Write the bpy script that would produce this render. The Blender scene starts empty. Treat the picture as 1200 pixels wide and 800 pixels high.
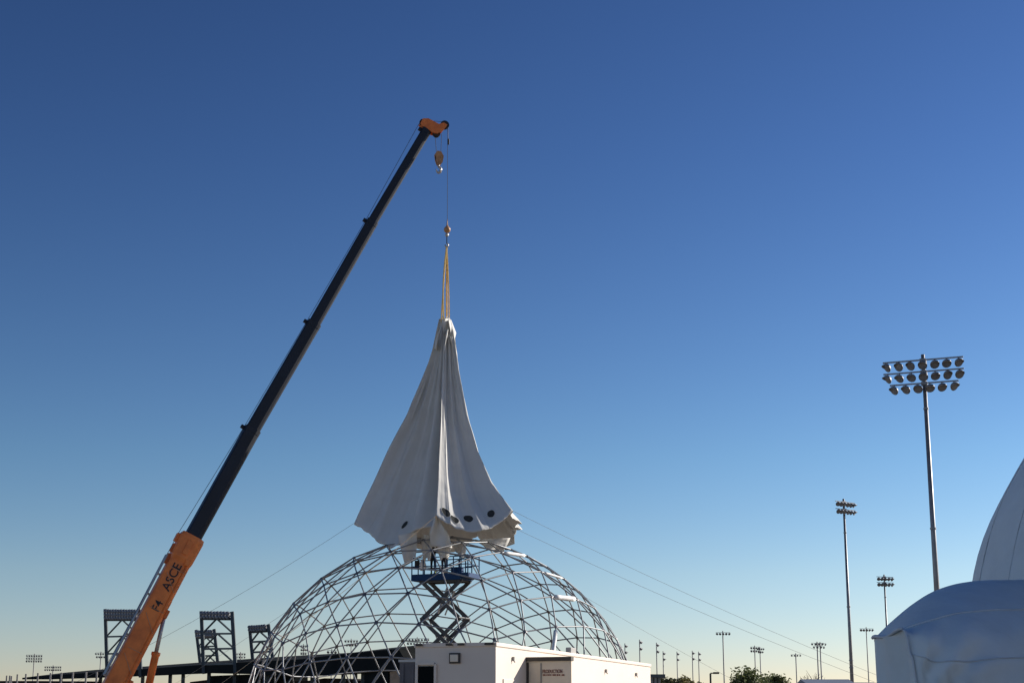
import bpy, bmesh, math, random
from mathutils import Vector as V, Matrix, Euler, noise as mnoise
R = math.radians
random.seed(11)
scene = bpy.context.scene
col = scene.collection

# ------------------------------------------------------------------ camera, sky, sun, exposure
FPX = 1900.0                                   # focal length in pixels of the 1200 px wide photograph
EYE = V((0, 0, 1.6))
PITCH = math.atan(450 / FPX)
cam_data = bpy.data.cameras.new('camera')
cam_data.sensor_width = 36
cam_data.lens = FPX / 1200 * 36
cam_data.clip_start = 0.1
cam_data.clip_end = 9000
cam = bpy.data.objects.new('camera', cam_data)
col.objects.link(cam)
cam.location = EYE
cam.rotation_euler = (math.pi / 2 + PITCH, 0, 0)
scene.camera = cam

SUN_AZ = 25.0       # degrees from +X (right) towards +Y (away from the viewer)
SUN_EL = 23.0
w = bpy.data.worlds.new('World')
scene.world = w
w.use_nodes = True
nt = w.node_tree
bg = nt.nodes['Background']
sky = nt.nodes.new('ShaderNodeTexSky')
sky.sky_type = 'NISHITA'
sky.sun_disc = False
sky.sun_elevation = R(SUN_EL)
sky.sun_rotation = R(90 - SUN_AZ)
sky.altitude = 350
sky.air_density = 0.92
sky.dust_density = 0.2
sky.ozone_density = 3.0
# the camera's contrast curve, applied to the whole sky alike
pre = nt.nodes.new('ShaderNodeMix')
pre.data_type = 'RGBA'
pre.blend_type = 'MULTIPLY'
pre.inputs[0].default_value = 1.0
pre.inputs[7].default_value = (0.698, 0.650, 0.621, 1)
gam = nt.nodes.new('ShaderNodeGamma')
gam.inputs[1].default_value = 1.78
nt.links.new(sky.outputs[0], pre.inputs[6])
nt.links.new(pre.outputs[2], gam.inputs[0])
# dusty desert air: the lowest few degrees turn from green-white to beige, all round the horizon
geo_ = nt.nodes.new('ShaderNodeTexCoord')
sep_ = nt.nodes.new('ShaderNodeSeparateXYZ')
nt.links.new(geo_.outputs['Generated'], sep_.inputs[0])
rmp_ = nt.nodes.new('ShaderNodeValToRGB')
els_ = rmp_.color_ramp.elements
els_[0].position = 0.03; els_[0].color = (0.80, 0.68, 0.775, 1)
els_[1].position = 0.34; els_[1].color = (0.8, 0.8, 0.8, 1)
e1_ = els_.new(0.09); e1_.color = (0.92, 0.78, 0.735, 1)
e2_ = els_.new(0.16); e2_.color = (0.88, 0.835, 0.755, 1)
nt.links.new(sep_.outputs['Z'], rmp_.inputs['Fac'])
hz_ = nt.nodes.new('ShaderNodeMix')
hz_.data_type = 'RGBA'; hz_.blend_type = 'MULTIPLY'; hz_.inputs[0].default_value = 1.0
nt.links.new(gam.outputs[0], hz_.inputs[6])
nt.links.new(rmp_.outputs[0], hz_.inputs[7])
nt.links.new(hz_.outputs[2], bg.inputs[0])
bg.inputs[1].default_value = 0.0625
sd = bpy.data.lights.new('sun', 'SUN')
sd.energy = 5.0
sd.angle = R(0.5)
sd.color = (1.0, 0.92, 0.82)
sun = bpy.data.objects.new('sun', sd)
col.objects.link(sun)
S = V((math.cos(R(SUN_AZ)) * math.cos(R(SUN_EL)), math.sin(R(SUN_AZ)) * math.cos(R(SUN_EL)), math.sin(R(SUN_EL))))
sun.rotation_euler = S.to_track_quat('Z', 'Y').to_euler()
sun.location = S * 300
scene.view_settings.view_transform = 'Standard'
scene.view_settings.look = 'None'
scene.view_settings.exposure = 0.35
scene.view_settings.gamma = 1.0

# ------------------------------------------------------------------ helpers
CF = V((0, math.cos(PITCH), math.sin(PITCH)))
CU = V((0, -math.sin(PITCH), math.cos(PITCH)))
CR = V((1, 0, 0))
def at(u, v, Y):
    d = CF + CR * ((u - 600) / FPX) + CU * ((400 - v) / FPX)
    return EYE + d * (Y / d.y)
def atz(u, v, z):
    d = CF + CR * ((u - 600) / FPX) + CU * ((400 - v) / FPX)
    return EYE + d * ((z - EYE.z) / d.z)
def proj(P):
    d = P - EYE
    z = d.dot(CF)
    return 600 + FPX * d.dot(CR) / z, 400 - FPX * d.dot(CU) / z

def mat(name, color, rough=0.6, metal=0.0, var=0.12, scale=3.0, bump=0.0, bscale=20.0, transl=0.0, spec=0.5, dirt=None, stretch=None, bdist=0.05):
    m = bpy.data.materials.new(name)
    m.use_nodes = True
    t = m.node_tree
    n = t.nodes
    b = n['Principled BSDF']
    b.inputs['Roughness'].default_value = rough
    b.inputs['Metallic'].default_value = metal
    b.inputs['Specular IOR Level'].default_value = spec
    tc = n.new('ShaderNodeTexCoord')
    nz = n.new('ShaderNodeTexNoise')
    nz.inputs['Scale'].default_value = scale
    nz.inputs['Detail'].default_value = 6
    nz.inputs['Roughness'].default_value = 0.6
    t.links.new(tc.outputs['Object'], nz.inputs['Vector'])
    rp = n.new('ShaderNodeValToRGB')
    c0 = [max(0, c * (1 - var)) for c in color] if dirt is None else dirt
    c1 = [min(1, c * (1 + var)) for c in color]
    rp.color_ramp.elements[0].position = 0.3
    rp.color_ramp.elements[0].color = (*c0, 1)
    rp.color_ramp.elements[1].position = 0.65
    rp.color_ramp.elements[1].color = (*c1, 1)
    t.links.new(nz.outputs['Fac'], rp.inputs['Fac'])
    t.links.new(rp.outputs[0], b.inputs['Base Color'])
    if bump:
        nb = n.new('ShaderNodeTexNoise')
        nb.inputs['Scale'].default_value = bscale
        nb.inputs['Detail'].default_value = 5
        if stretch:
            mp_ = n.new('ShaderNodeMapping'); mp_.inputs['Scale'].default_value = stretch
            t.links.new(tc.outputs['Object'], mp_.inputs['Vector']); t.links.new(mp_.outputs[0], nb.inputs['Vector'])
        else:
            t.links.new(tc.outputs['Object'], nb.inputs['Vector'])
        bp = n.new('ShaderNodeBump')
        bp.inputs['Strength'].default_value = bump
        bp.inputs['Distance'].default_value = bdist
        t.links.new(nb.outputs['Fac'], bp.inputs['Height'])
        t.links.new(bp.outputs[0], b.inputs['Normal'])
    if transl:
        tr = n.new('ShaderNodeBsdfTranslucent')
        t.links.new(rp.outputs[0], tr.inputs['Color'])
        mx = n.new('ShaderNodeMixShader')
        mx.inputs[0].default_value = transl
        out = n['Material Output']
        t.links.new(b.outputs[0], mx.inputs[1])
        t.links.new(tr.outputs[0], mx.inputs[2])
        t.links.new(mx.outputs[0], out.inputs['Surface'])
    return m

M = dict(
    ground=mat('dry_dirt', (0.20, 0.16, 0.115), 0.95, scale=0.15, var=0.25, bump=0.4, bscale=2),
    tent=mat('white_canvas', (0.70, 0.70, 0.67), 0.8, scale=0.9, var=0.05, bump=0.30, bscale=1.2, transl=0.11, spec=0.1, stretch=(2.2, 2.2, .45), bdist=0.12),
    vent=mat('vent_hole_shade', (0.05, 0.053, 0.052), 0.95, spec=0.05),
    cover=mat('white_vinyl_cover', (0.66, 0.74, 0.78), 0.55, scale=1.2, var=0.06, bump=0.35, bscale=2.4, transl=0.03, spec=0.25, bdist=0.08),  # white vinyl; blue cast of its shade put into the base colour
    seam=mat('vinyl_seam', (0.54, 0.60, 0.65), 0.6),
    galv=mat('galvanised_steel', (0.28, 0.29, 0.30), 0.48, metal=0.4, scale=4, var=0.2),
    hub=mat('hub_steel', (0.14, 0.14, 0.15), 0.5, metal=0.6),
    whitetube=mat('white_strut_tube', (0.82, 0.82, 0.80), 0.7),
    navy=mat('dark_navy_boom_paint', (0.0035, 0.008, 0.020), 0.5, scale=0.8, var=0.3),
    orange=mat('orange_crane_paint', (0.95, 0.27, 0.055), 0.42, scale=1.1, var=0.03, dirt=(0.62, 0.155, 0.035)),
    black=mat('black_rubber', (0.015, 0.015, 0.016), 0.7),
    letter=mat('black_lettering', (0.02, 0.02, 0.022), 0.5),
    steel=mat('bare_steel', (0.45, 0.44, 0.42), 0.4, metal=0.6),
    rope=mat('rope', (0.26, 0.26, 0.26), 0.8),
    tanrope=mat('tan_rope', (0.36, 0.27, 0.17), 0.8),
    cable=mat('wire_rope', (0.07, 0.07, 0.075), 0.5, metal=0.3),
    yellow=mat('yellow_webbing', (0.80, 0.56, 0.20), 0.7, var=0.2, scale=5),
    brass=mat('worn_hook_paint', (0.42, 0.22, 0.10), 0.45, scale=4, var=0.4),
    blue=mat('blue_lift_paint', (0.010, 0.050, 0.145), 0.6, scale=2, var=0.15, spec=0.2),
    arm=mat('grey_lift_arm', (0.07, 0.073, 0.075), 0.6),
    trailer=mat('white_trailer_panel', (0.75, 0.66, 0.57), 0.6, scale=0.9, var=0.03, bump=0.05, bscale=6),
    entry=mat('bounce_tinted_entry_panel', (0.78, 0.70, 0.57), 0.6, scale=2.0, var=0.06),  # white panel; tan of its shade and warm bounce light put into the colour
    box=mat('mauve_brown_container', (0.20, 0.165, 0.155), 0.7),
    dark=mat('doorway_shade', (0.008, 0.010, 0.011), 0.95, spec=0.05),
    trim=mat('dark_trim', (0.06, 0.052, 0.045), 0.6),
    greytrim=mat('grey_trim', (0.35, 0.34, 0.32), 0.6),
    redletter=mat('red_brown_lettering', (0.22, 0.075, 0.055), 0.6),
    pole=mat('galvanised_pole', (0.22, 0.225, 0.235), 0.45, metal=0.5, scale=2, var=0.15),
    lamp=mat('luminaire_housing', (0.20, 0.21, 0.23), 0.5, metal=0.35),
    farpole=mat('haze_pale_pole', (0.30, 0.295, 0.28), 0.6),  # paler than the near poles: distance haze put into the colour
    palebar=mat('cream_bar', (0.55, 0.36, 0.22), 0.6),
    lens=mat('lamp_lens', (0.16, 0.17, 0.19), 0.3, metal=0.2),
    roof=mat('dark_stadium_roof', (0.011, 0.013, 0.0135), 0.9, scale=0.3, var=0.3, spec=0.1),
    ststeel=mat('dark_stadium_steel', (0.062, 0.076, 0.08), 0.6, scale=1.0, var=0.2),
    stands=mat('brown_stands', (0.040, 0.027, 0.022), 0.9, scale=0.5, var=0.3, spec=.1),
    stone=mat('tan_masonry', (0.36, 0.25, 0.17), 0.85, scale=0.8, var=0.2),
    leaf=mat('leaf_green', (0.11, 0.13, 0.05), 0.7, scale=1.2, var=0.5, transl=0.25),
    leaf2=mat('leaf_olive', (0.20, 0.18, 0.075), 0.7, scale=1.2, var=0.4, transl=0.25),
    bark=mat('bark', (0.10, 0.075, 0.05), 0.9, bump=0.4),
    shed=mat('blue_grey_siding', (0.17, 0.20, 0.26), 0.6, scale=1.0, var=0.12),
    skin=mat('skin', (0.40, 0.24, 0.16), 0.55),
    cloth=mat('dark_work_clothes', (0.018, 0.022, 0.03), 0.85),
    cloth2=mat('navy_work_clothes', (0.025, 0.035, 0.06), 0.85),
    hivis=mat('yellow_green_safety', (0.35, 0.42, 0.07), 0.7),
    hair=mat('dark_hair', (0.02, 0.015, 0.012), 0.7),
    glass=mat('tinted_glass', (0.02, 0.025, 0.03), 0.08),
    white=mat('white_plastic', (0.78, 0.78, 0.76), 0.5),
    fence=mat('fence_steel', (0.24, 0.23, 0.22), 0.6, metal=0.2),
)

def tag(o, label=None, cat=None, group=None, kind=None):
    if label: o['label'] = label
    if cat: o['category'] = cat
    if group: o['group'] = group
    if kind: o['kind'] = kind
    return o
def empty(name, loc, label=None, cat=None, group=None):
    o = bpy.data.objects.new(name, None)
    o.empty_display_size = 0.5
    col.objects.link(o)
    o.location = loc
    o['_w'] = list(loc)
    return tag(o, label, cat, group)
def origin(parent):
    return V(parent['_w']) if parent is not None and '_w' in parent.keys() else V((0, 0, 0))
def link(name, me, m, parent=None, loc=None):
    o = bpy.data.objects.new(name, me)
    col.objects.link(o)
    if m is not None and not me.materials:
        me.materials.append(m)
    if parent is not None:
        o.parent = parent
        o['_w'] = list(origin(parent))
    if loc is not None:
        o.location = loc
    return o

class MB:
    """collects shapes in world coordinates; build() makes one mesh object"""
    def __init__(self):
        self.v = []; self.f = []
    def add(self, vs, fs):
        k = len(self.v)
        self.v += [V(p) for p in vs]
        self.f += [tuple(i + k for i in f) for f in fs]
        return self
    def box(self, c, sx, sy, sz, ax=None):
        c = V(c)
        X, Y, Z = ax if ax else (V((1, 0, 0)), V((0, 1, 0)), V((0, 0, 1)))
        vs = [c + X * (sx / 2 * a) + Y * (sy / 2 * b) + Z * (sz / 2 * d) for d in (-1, 1) for b in (-1, 1) for a in (-1, 1)]
        return self.add(vs, [(0, 2, 3, 1), (4, 5, 7, 6), (0, 1, 5, 4), (2, 6, 7, 3), (0, 4, 6, 2), (1, 3, 7, 5)])
    def tube(self, pts, r, n=6, cap=True):
        pts = [V(p) for p in pts]
        rs = r if isinstance(r, (list, tuple)) else [r] * len(pts)
        rings = []
        for i, p in enumerate(pts):
            a = pts[max(0, i - 1)]; b = pts[min(len(pts) - 1, i + 1)]
            d = (b - a).normalized()
            up = V((0, 0, 1)) if abs(d.z) < 0.95 else V((1, 0, 0))
            x = d.cross(up).normalized(); y = x.cross(d)
            rings.append([p + (x * math.cos(2 * math.pi * k / n) + y * math.sin(2 * math.pi * k / n)) * rs[i] for k in range(n)])
        vs = [q for rg in rings for q in rg]
        fs = []
        for i in range(len(pts) - 1):
            for k in range(n):
                fs.append((i * n + k, i * n + (k + 1) % n, (i + 1) * n + (k + 1) % n, (i + 1) * n + k))
        if cap:
            fs.append(tuple(reversed(range(n)))); fs.append(tuple(range((len(pts) - 1) * n, len(pts) * n)))
        return self.add(vs, fs)
    def bar(self, a, b, w, h, up=V((0, 0, 1))):
        a = V(a); b = V(b); d = (b - a); L = d.length; d.normalize()
        x = d.cross(up)
        if x.length < 1e-4: x = d.cross(V((0, 1, 0)))
        x.normalize(); y = x.cross(d)
        return self.box((a + b) / 2, w, L, h, (x, d, y))
    def loft(self, rings, cap=True, close=True):
        n = len(rings[0])
        vs = [p for rg in rings for p in rg]; fs = []
        for i in range(len(rings) - 1):
            for k in range(n if close else n - 1):
                fs.append((i * n + k, i * n + (k + 1) % n, (i + 1) * n + (k + 1) % n, (i + 1) * n + k))
        if cap and close:
            fs.append(tuple(reversed(range(n)))); fs.append(tuple(range((len(rings) - 1) * n, len(rings) * n)))
        return self.add(vs, fs)
    def lathe(self, c, axis, prof, n=12):
        """prof: list of (distance along axis, radius)"""
        axis = V(axis).normalized()
        up = V((0, 0, 1)) if abs(axis.z) < 0.9 else V((1, 0, 0))
        x = axis.cross(up).normalized(); y = x.cross(axis)
        rings = [[V(c) + axis * h + (x * math.cos(2 * math.pi * k / n) + y * math.sin(2 * math.pi * k / n)) * r for k in range(n)] for h, r in prof]
        return self.loft(rings)
    def mesh(self, name, org=V((0, 0, 0)), smooth=False):
        me = bpy.data.meshes.new(name)
        me.from_pydata([p - org for p in self.v], [], self.f)
        bm = bmesh.new(); bm.from_mesh(me)
        bmesh.ops.recalc_face_normals(bm, faces=bm.faces)
        bm.to_mesh(me); bm.free()
        if smooth:
            me.polygons.foreach_set('use_smooth', [True] * len(me.polygons))
        return me
    def build(self, name, m, parent=None, smooth=False, bevel=0.0, solid=0.0, org=None):
        if parent is not None:
            o = link(name, self.mesh(name, origin(parent), smooth), m, parent)
        else:
            g = V(org) if org is not None else V((0, 0, 0))
            o = link(name, self.mesh(name, g, smooth), m, None, g)
            o['_w'] = list(g)
        if solid:
            md = o.modifiers.new('solid', 'SOLIDIFY'); md.thickness = solid; md.offset = 0
        if bevel:
            md = o.modifiers.new('bevel', 'BEVEL'); md.width = bevel; md.segments = 2; md.limit_method = 'ANGLE'
        return o

def catenary(a, b, sag, n=14):
    a = V(a); b = V(b)
    return [a.lerp(b, i / n) + V((0, 0, -4 * sag * (i / n) * (1 - i / n))) for i in range(n + 1)]
def lerp_table(tb, x):
    if x <= tb[0][0]: return tb[0][1]
    for (x0, y0), (x1, y1) in zip(tb, tb[1:]):
        if x <= x1: return y0 + (y1 - y0) * (x - x0) / (x1 - x0)
    return tb[-1][1]

# ------------------------------------------------------------------ ground
g = MB(); g.add([(-3500, -600, 0), (3500, -600, 0), (3500, 6000, 0), (-3500, 6000, 0)], [(0, 1, 2, 3)])
tag(g.build('ground', M['ground']), kind='structure')

# ------------------------------------------------------------------ geodesic dome frame
DC = at(518, 867, 100)             # centre of the sphere
DR = 12.12
droot = empty('geodesic_dome', (DC.x, DC.y, 0), 'open geodesic dome frame of bare galvanised steel tubes', 'dome')
def geodesic(n, yaw):
    ph = (1 + 5 ** .5) / 2
    P = [V(p).normalized() for p in [(-1, ph, 0), (1, ph, 0), (-1, -ph, 0), (1, -ph, 0), (0, -1, ph), (0, 1, ph), (0, -1, -ph), (0, 1, -ph), (ph, 0, -1), (ph, 0, 1), (-ph, 0, -1), (-ph, 0, 1)]]
    Fs = [(0, 11, 5), (0, 5, 1), (0, 1, 7), (0, 7, 10), (0, 10, 11), (1, 5, 9), (5, 11, 4), (11, 10, 2), (10, 7, 6), (7, 1, 8), (3, 9, 4), (3, 4, 2), (3, 2, 6), (3, 6, 8), (3, 8, 9), (4, 9, 5), (2, 4, 11), (6, 2, 10), (8, 6, 7), (9, 8, 1)]
    a = P[0]; b = V((0, 0, 1)).cross(a).normalized(); c = a.cross(b)
    P = [V((p.dot(b), p.dot(c), p.dot(a))) for p in P]
    rot = Matrix.Rotation(R(yaw), 3, 'Z')
    key = {}; pts = []; edges = set()
    def vid(q):
        k = (round(q.x, 3), round(q.y, 3), round(q.z, 3))
        for dx in (0,):
            if k in key: return key[k]
        for i, o in enumerate(pts):
            if (o - q).length < 1e-3: return i
        key[k] = len(pts); pts.append(q); return key[k]
    for A, B, D in Fs:
        grid = {}
        for i in range(n + 1):
            for j in range(n + 1 - i):
                q = (P[A] * i + P[B] * j + P[D] * (n - i - j)).normalized()
                grid[i, j] = vid(rot @ q)
        for i in range(n):
            for j in range(n - i):
                t = (grid[i, j], grid[i + 1, j], grid[i, j + 1])
                for e in ((t[0], t[1]), (t[1], t[2]), (t[0], t[2])):
                    edges.add(tuple(sorted(e)))
    return pts, sorted(edges)
gp, ge = geodesic(6, 35.5)
hubs = [DC + p * DR for p in gp]
keep = [i for i, p in enumerate(hubs) if gp[i].z > -0.06]
kset = set(keep)
struts = [(a, b) for a, b in ge if a in kset and b in kset]
def dist_cam(e): return ((hubs[e[0]] + hubs[e[1]]) / 2 - EYE).length
def strut_px(e):
    (x0, y0), (x1, y1) = proj(hubs[e[0]]), proj(hubs[e[1]])
    vis = min(1, max(0, (800 - min(y0, y1)) / max(1, abs(y1 - y0)))) if min(y0, y1) < 800 else 0
    return math.hypot(x1 - x0, y1 - y0) * vis - 0.05 * dist_cam(e)
struts.sort(key=strut_px, reverse=True)
unit = MB(); unit.lathe((0, 0, 0), (0, 0, 1), [(0.0, 0.55), (0.045, 1.0), (0.955, 1.0), (1.0, 0.55)], 8)
strut_me = unit.mesh('strut', smooth=True); strut_me.materials.append(M['galv'])
rest = MB()
SR = 0.042
for i, (a, b) in enumerate(struts):
    A, B = hubs[a], hubs[b]
    if i < 300:
        o = link('strut', strut_me, None, droot)
        d = B - A
        o.matrix_local = Matrix.Translation(A - V((DC.x, DC.y, 0))) @ d.to_track_quat('Z', 'Y').to_matrix().to_4x4() @ Matrix.Diagonal((SR, SR, d.length, 1))
    else:
        rest.tube([A, B], SR, 6)
tag(rest.build('struts', M['galv'], droot), kind='stuff')
hb = MB()
for i in keep:
    hb.lathe(hubs[i] - gp[i] * 0.04, gp[i], [(-0.03, 0.06), (0.0, 0.13), (0.05, 0.13), (0.09, 0.05)], 8)
tag(hb.build('hubs', M['hub'], droot), kind='stuff')
ft = MB()
for i in keep:
    if gp[i].z < 0.10:
        ft.tube([hubs[i], (hubs[i].x, hubs[i].y, 0)], 0.06, 6)
        ft.box((hubs[i].x, hubs[i].y, 0.02), 0.4, 0.4, 0.04)
ft.build('base_legs', M['galv'], droot)
def nearest_strut(u0, v0, u1, v1):
    best = None
    for e in struts:
        mid = (hubs[e[0]] + hubs[e[1]]) / 2
        if (mid - DC).dot(mid - EYE) > 0: continue
        (a, b), (c, d) = proj(hubs[e[0]]), proj(hubs[e[1]])
        s = min(math.hypot(a - u0, b - v0) + math.hypot(c - u1, d - v1), math.hypot(a - u1, b - v1) + math.hypot(c - u0, d - v0))
        if best is None or s < best[0]: best = (s, e)
    return best[1]
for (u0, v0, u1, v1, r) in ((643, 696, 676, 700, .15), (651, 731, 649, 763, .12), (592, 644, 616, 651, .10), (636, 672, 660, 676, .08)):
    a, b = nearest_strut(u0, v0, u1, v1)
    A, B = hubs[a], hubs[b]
    wm = MB()  # thicker white tube over the middle of the strut
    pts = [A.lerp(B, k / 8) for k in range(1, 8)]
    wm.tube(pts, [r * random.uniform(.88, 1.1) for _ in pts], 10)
    o = wm.build('strut_thick_tube', M['whitetube'], droot, smooth=True)
    o['label'] = 'thicker white tube around a strut'

# ------------------------------------------------------------------ hanging dome cover
AX, AY = DC.x, DC.y
tip = at(520.5, 374, AY)
cor = [  # corner name, position at the hem, profile side 0 left .. 1 right
    (at(414.5, 613, AY), 0.0), (at(511, 604, AY - 5.0), 0.45), (at(600.5, 598, AY - 3.6), 1.0),
    (at(606, 620, AY + 2.6), 1.0), (at(560, 624, AY + 5.2), 0.6), (at(470, 624, AY + 4.6), 0.2)]
dips = [(1.75, 0.05), (1.15, 0.0), (0.35, 0.0), (1.3, 0.2), (1.3, 0.2), (0.25, 0.1)]
PL = [(0, .055), (.067, .086), (.155, .125), (.218, .17), (.28, .23), (.416, .37), (.47, .42), (.647, .63), (.82, .81), (1, 1)]
PR = [(0, .08), (.07, .15), (.27, .215), (.5, .345), (.69, .51), (.85, .695), (1, 1)]
def cusp(x): return 1 - 2 * abs(math.sin(x)) ** 0.75
def folds(q, t):
    f = 0.42 * cusp(q * 7.8 + 0.4 + 0.35 * math.sin(3 * t))
    f += 0.24 * math.sin(q * 16.3 + 2.1 - 0.8 * t)
    f += (0.10 + 0.12 * (1 - t)) * cusp(q * 12.5 + 0.5 + 0.9 * t)
    return f
def tent(q, t):
    q = q % 6
    i = int(q) % 6; s = q - int(q)
    (c0, w0), (c1, w1) = cor[i], cor[(i + 1) % 6]
    p0 = lerp_table(PL, t) * (1 - w0) + lerp_table(PR, t) * w0
    p1 = lerp_table(PL, t) * (1 - w1) + lerp_table(PR, t) * w1
    a = V((c0.x - AX, c0.y - AY, 0)) * p0
    b = V((c1.x - AX, c1.y - AY, 0)) * p1
    P = a.lerp(b, s)
    nrm = V((b - a).cross(V((0, 0, 1)))) ; nrm.z = 0
    if nrm.dot(P) < 0: nrm = -nrm
    if nrm.length > 1e-6: nrm.normalize()
    rad = P.length
    e = math.sin(math.pi * s)
    L = (b - a).length
    # taut edges hang inwards between the corners, bellied out near the hem
    BK = (0.05, 0.13, 0.05, 0.10, 0.10, -0.10)[i]
    bul = (-0.13 + (0.13 + BK) * max(0, (t - 0.35) / 0.65) ** 1.5) * L
    P = P + nrm * (bul * e)
    amp = (0.40 + 0.45 * (1 - t)) * min(1, 4 * e) * min(1.0, rad * 0.26)
    if i == 0: amp *= 2.3 * (1 - 0.72 * t ** 3)
    if i == 1: amp *= (1.5 - 1.15 * t) * e * e
    P = P + nrm * (folds(q, t) * amp)
    P = P + nrm * (0.10 * min(1, rad * .5) * max(0, 1 - 1.6 * t) * (math.sin(q * 47 + 2 * math.sin(7 * t)) + .7 * math.sin(q * 71 + 9 * t)))
    # the deep crease left of the front ridge
    if i == 0: P = P - nrm * (1.5 * min(1, 14 * (1 - q)) * min(1, rad * .42) * (math.exp(-((q - 0.885) / 0.075) ** 2) + 0.55 * math.exp(-((q - 0.66) / 0.07) ** 2) + 0.25 * math.exp(-((q - 0.40) / 0.06) ** 2)) * (1 - 0.45 * t))
    lop = (q - int(q))
    dip, rag = dips[i]
    zh = c0.z + (c1.z - c0.z) * s - dip * ((1 - abs(2 * s - 1)) if i == 0 else (4 * s * (1 - s)) ** 0.95)
    zh -= rag * 2.0 * abs(mnoise.noise(V((q * 6, 1.7, 0)))) + 0.10 * mnoise.noise(V((q * 15, 4.2, 0))) * min(1, 4 * e)
    zt = tip.z + 0.12 * math.sin(q * 5)
    z = zt + (zh - zt) * t
    axx = AX + (tip.x - AX) * (1 - t)
    n3 = mnoise.noise(V((P.x * .8, P.y * .8, z * .35))) * 0.07 * min(1, rad)
    return V((axx + P.x, AY + P.y, z)) + nrm * n3
troot = empty('dome_cover', (AX, AY, DC.z + DR), 'white fabric dome cover hanging in folds from the crane hook', 'fabric cover')
NQ, NT = 540, 90
tm = MB()
rings = []
for j in range(NT + 1):
    t = j / NT
    rings.append([tent(6 * k / NQ, t) for k in range(NQ)])
tm.loft(rings, cap=False)
cover = tm.build('canopy', M['tent'], troot, smooth=True, solid=0.012)
cap = MB(); cap.add([p for p in rings[0]], [tuple(range(NQ))]); cap.build('crown_cap', M['tent'], troot, smooth=True)

# round vent holes near the hem, their inner shade painted as dark discs
grid = [(q / 120, t / 100) for q in range(6, 240) for t in range(60, 101)]
gpx = [(proj(tent(q, t)), q, t) for q, t in grid]
for (u, v, ru, rv) in ((522.3, 601.5, .30, .30), (532.5, 610, .28, .28), (549, 609.3, .29, .29), (575, 601, .27, .27), (474.5, 615.5, .22, .26)):
    _, q0, t0 = min((math.hypot(p[0] - u, p[1] - v), q, t) for p, q, t in gpx)
    c = tent(q0, t0)
    du = tent(q0 + .01, t0) - c; dv = tent(q0, t0 - .01) - c
    n_ = du.cross(dv).normalized()
    if n_.dot(EYE - c) < 0: n_ = -n_
    nb = 20
    def pos(x, y): return tent(q0 + .01 * x / max(du.length, .02), t0 - .01 * y / dv.length) + n_ * 0.03
    rr = [[pos(ru * f * math.cos(2 * math.pi * k / nb), rv * f * math.sin(2 * math.pi * k / nb)) for k in range(nb)] for f in (0.02, .5, 1.0)]
    vm = MB(); vm.loft(rr, cap=False)
    vent = vm.build('vent', M['vent'], troot, smooth=True)
    rm = MB(); rm.tube(rr[2] + rr[2][:1], 0.012, 5, False); rm.build('vent_rim', M['tent'], vent, smooth=True)

# loose tails of cloth under the hem: left edge, right edge (pixels), distance
def flap(name, left, right, Y, curve=0.14, m='tent', seed=0, slope=0.0):
    n, k = 14, 9
    def along(pl, s):
        s *= len(pl) - 1; i = min(int(s), len(pl) - 2); f = s - i
        return (pl[i][0] + (pl[i + 1][0] - pl[i][0]) * f, pl[i][1] + (pl[i + 1][1] - pl[i][1]) * f)
    rows = []
    for i in range(n + 1):
        l = along(left, i / n); r = along(right, i / n); row = []
        for j in range(k + 1):
            s = j / k
            u = l[0] + (r[0] - l[0]) * s; v = l[1] + (r[1] - l[1]) * s
            v += 5.0 * (i / n) ** 4 * mnoise.noise(V((s * 3.1 + seed, 8.3, 0))) * min(1, (right[0][0] - left[0][0]) / 14)
            dy = -curve * math.sin(math.pi * s) + 0.13 * math.sin(7 * s + seed + i * .25) + 0.10 * mnoise.noise(V((s * 2.5 + seed, i * .3, 0)))
            row.append(at(u, v, Y + dy + 0.02 * i + slope * s))
        rows.append(row)
    fm = MB(); fm.loft(rows, close=False)
    return fm.build(name, M[m], troot, smooth=True, solid=0.015)
flap('hem_tail', [(466, 626), (470, 643), (474, 661)], [(489, 622), (488.5, 640), (487, 653)], AY - 3.6, seed=1)
flap('hem_tail', [(494, 626), (494, 640), (496, 654)], [(507, 626), (506, 642), (504.5, 656)], AY - 3.0, seed=2)
flap('hem_tail', [(509, 606), (503, 625), (505, 640)], [(513, 606), (526, 626), (530, 642)], AY - 4.2, seed=3)
flap('hem_tail', [(512, 632), (513, 645), (516, 655)], [(531, 634), (528, 645), (525, 653)], AY - 3.2, seed=4)
flap('hem_tail', [(531, 634), (533, 644), (535, 648)], [(546, 634), (546, 646), (543, 653)], AY - 1.0, seed=5)
flap('hem_tail', [(562, 632), (565, 638), (569, 642)], [(598, 630), (595, 637), (590, 645)], AY - 1.5, curve=.1, seed=6, slope=.9)
flap('hem_tail', [(592, 612), (597, 619), (602, 624)], [(600, 606), (606, 619), (604, 626)], AY + 2.2, seed=8)
# gathered cloth at the top, strips hanging from the knot
for lf, rt, yy, sl_ in (
        ([(517.5, 374), (518.5, 383), (520.5, 393)], [(527, 372.5), (528, 382), (523.5, 394)], AY - .9, .5),
        ([(525.5, 375), (527.5, 387), (529.5, 401)], [(528.5, 374.5), (534.5, 390), (532.5, 399)], AY - .8, .9),
        ([(523.5, 386), (521, 403), (519, 420)], [(527, 386), (525, 404), (523, 421)], AY - 1.0, .9),
        ([(528, 394), (530, 415), (532.5, 432)], [(531.5, 394), (535.5, 414), (537, 435)], AY - .8, .9),
        ([(513, 384), (510.5, 396), (509, 408)], [(517, 382), (514, 396), (512.5, 410)], AY - .6, -.2)):
    flap('gathered_cloth', lf, rt, yy, curve=.22, seed=lf[0][0], slope=sl_)
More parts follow.
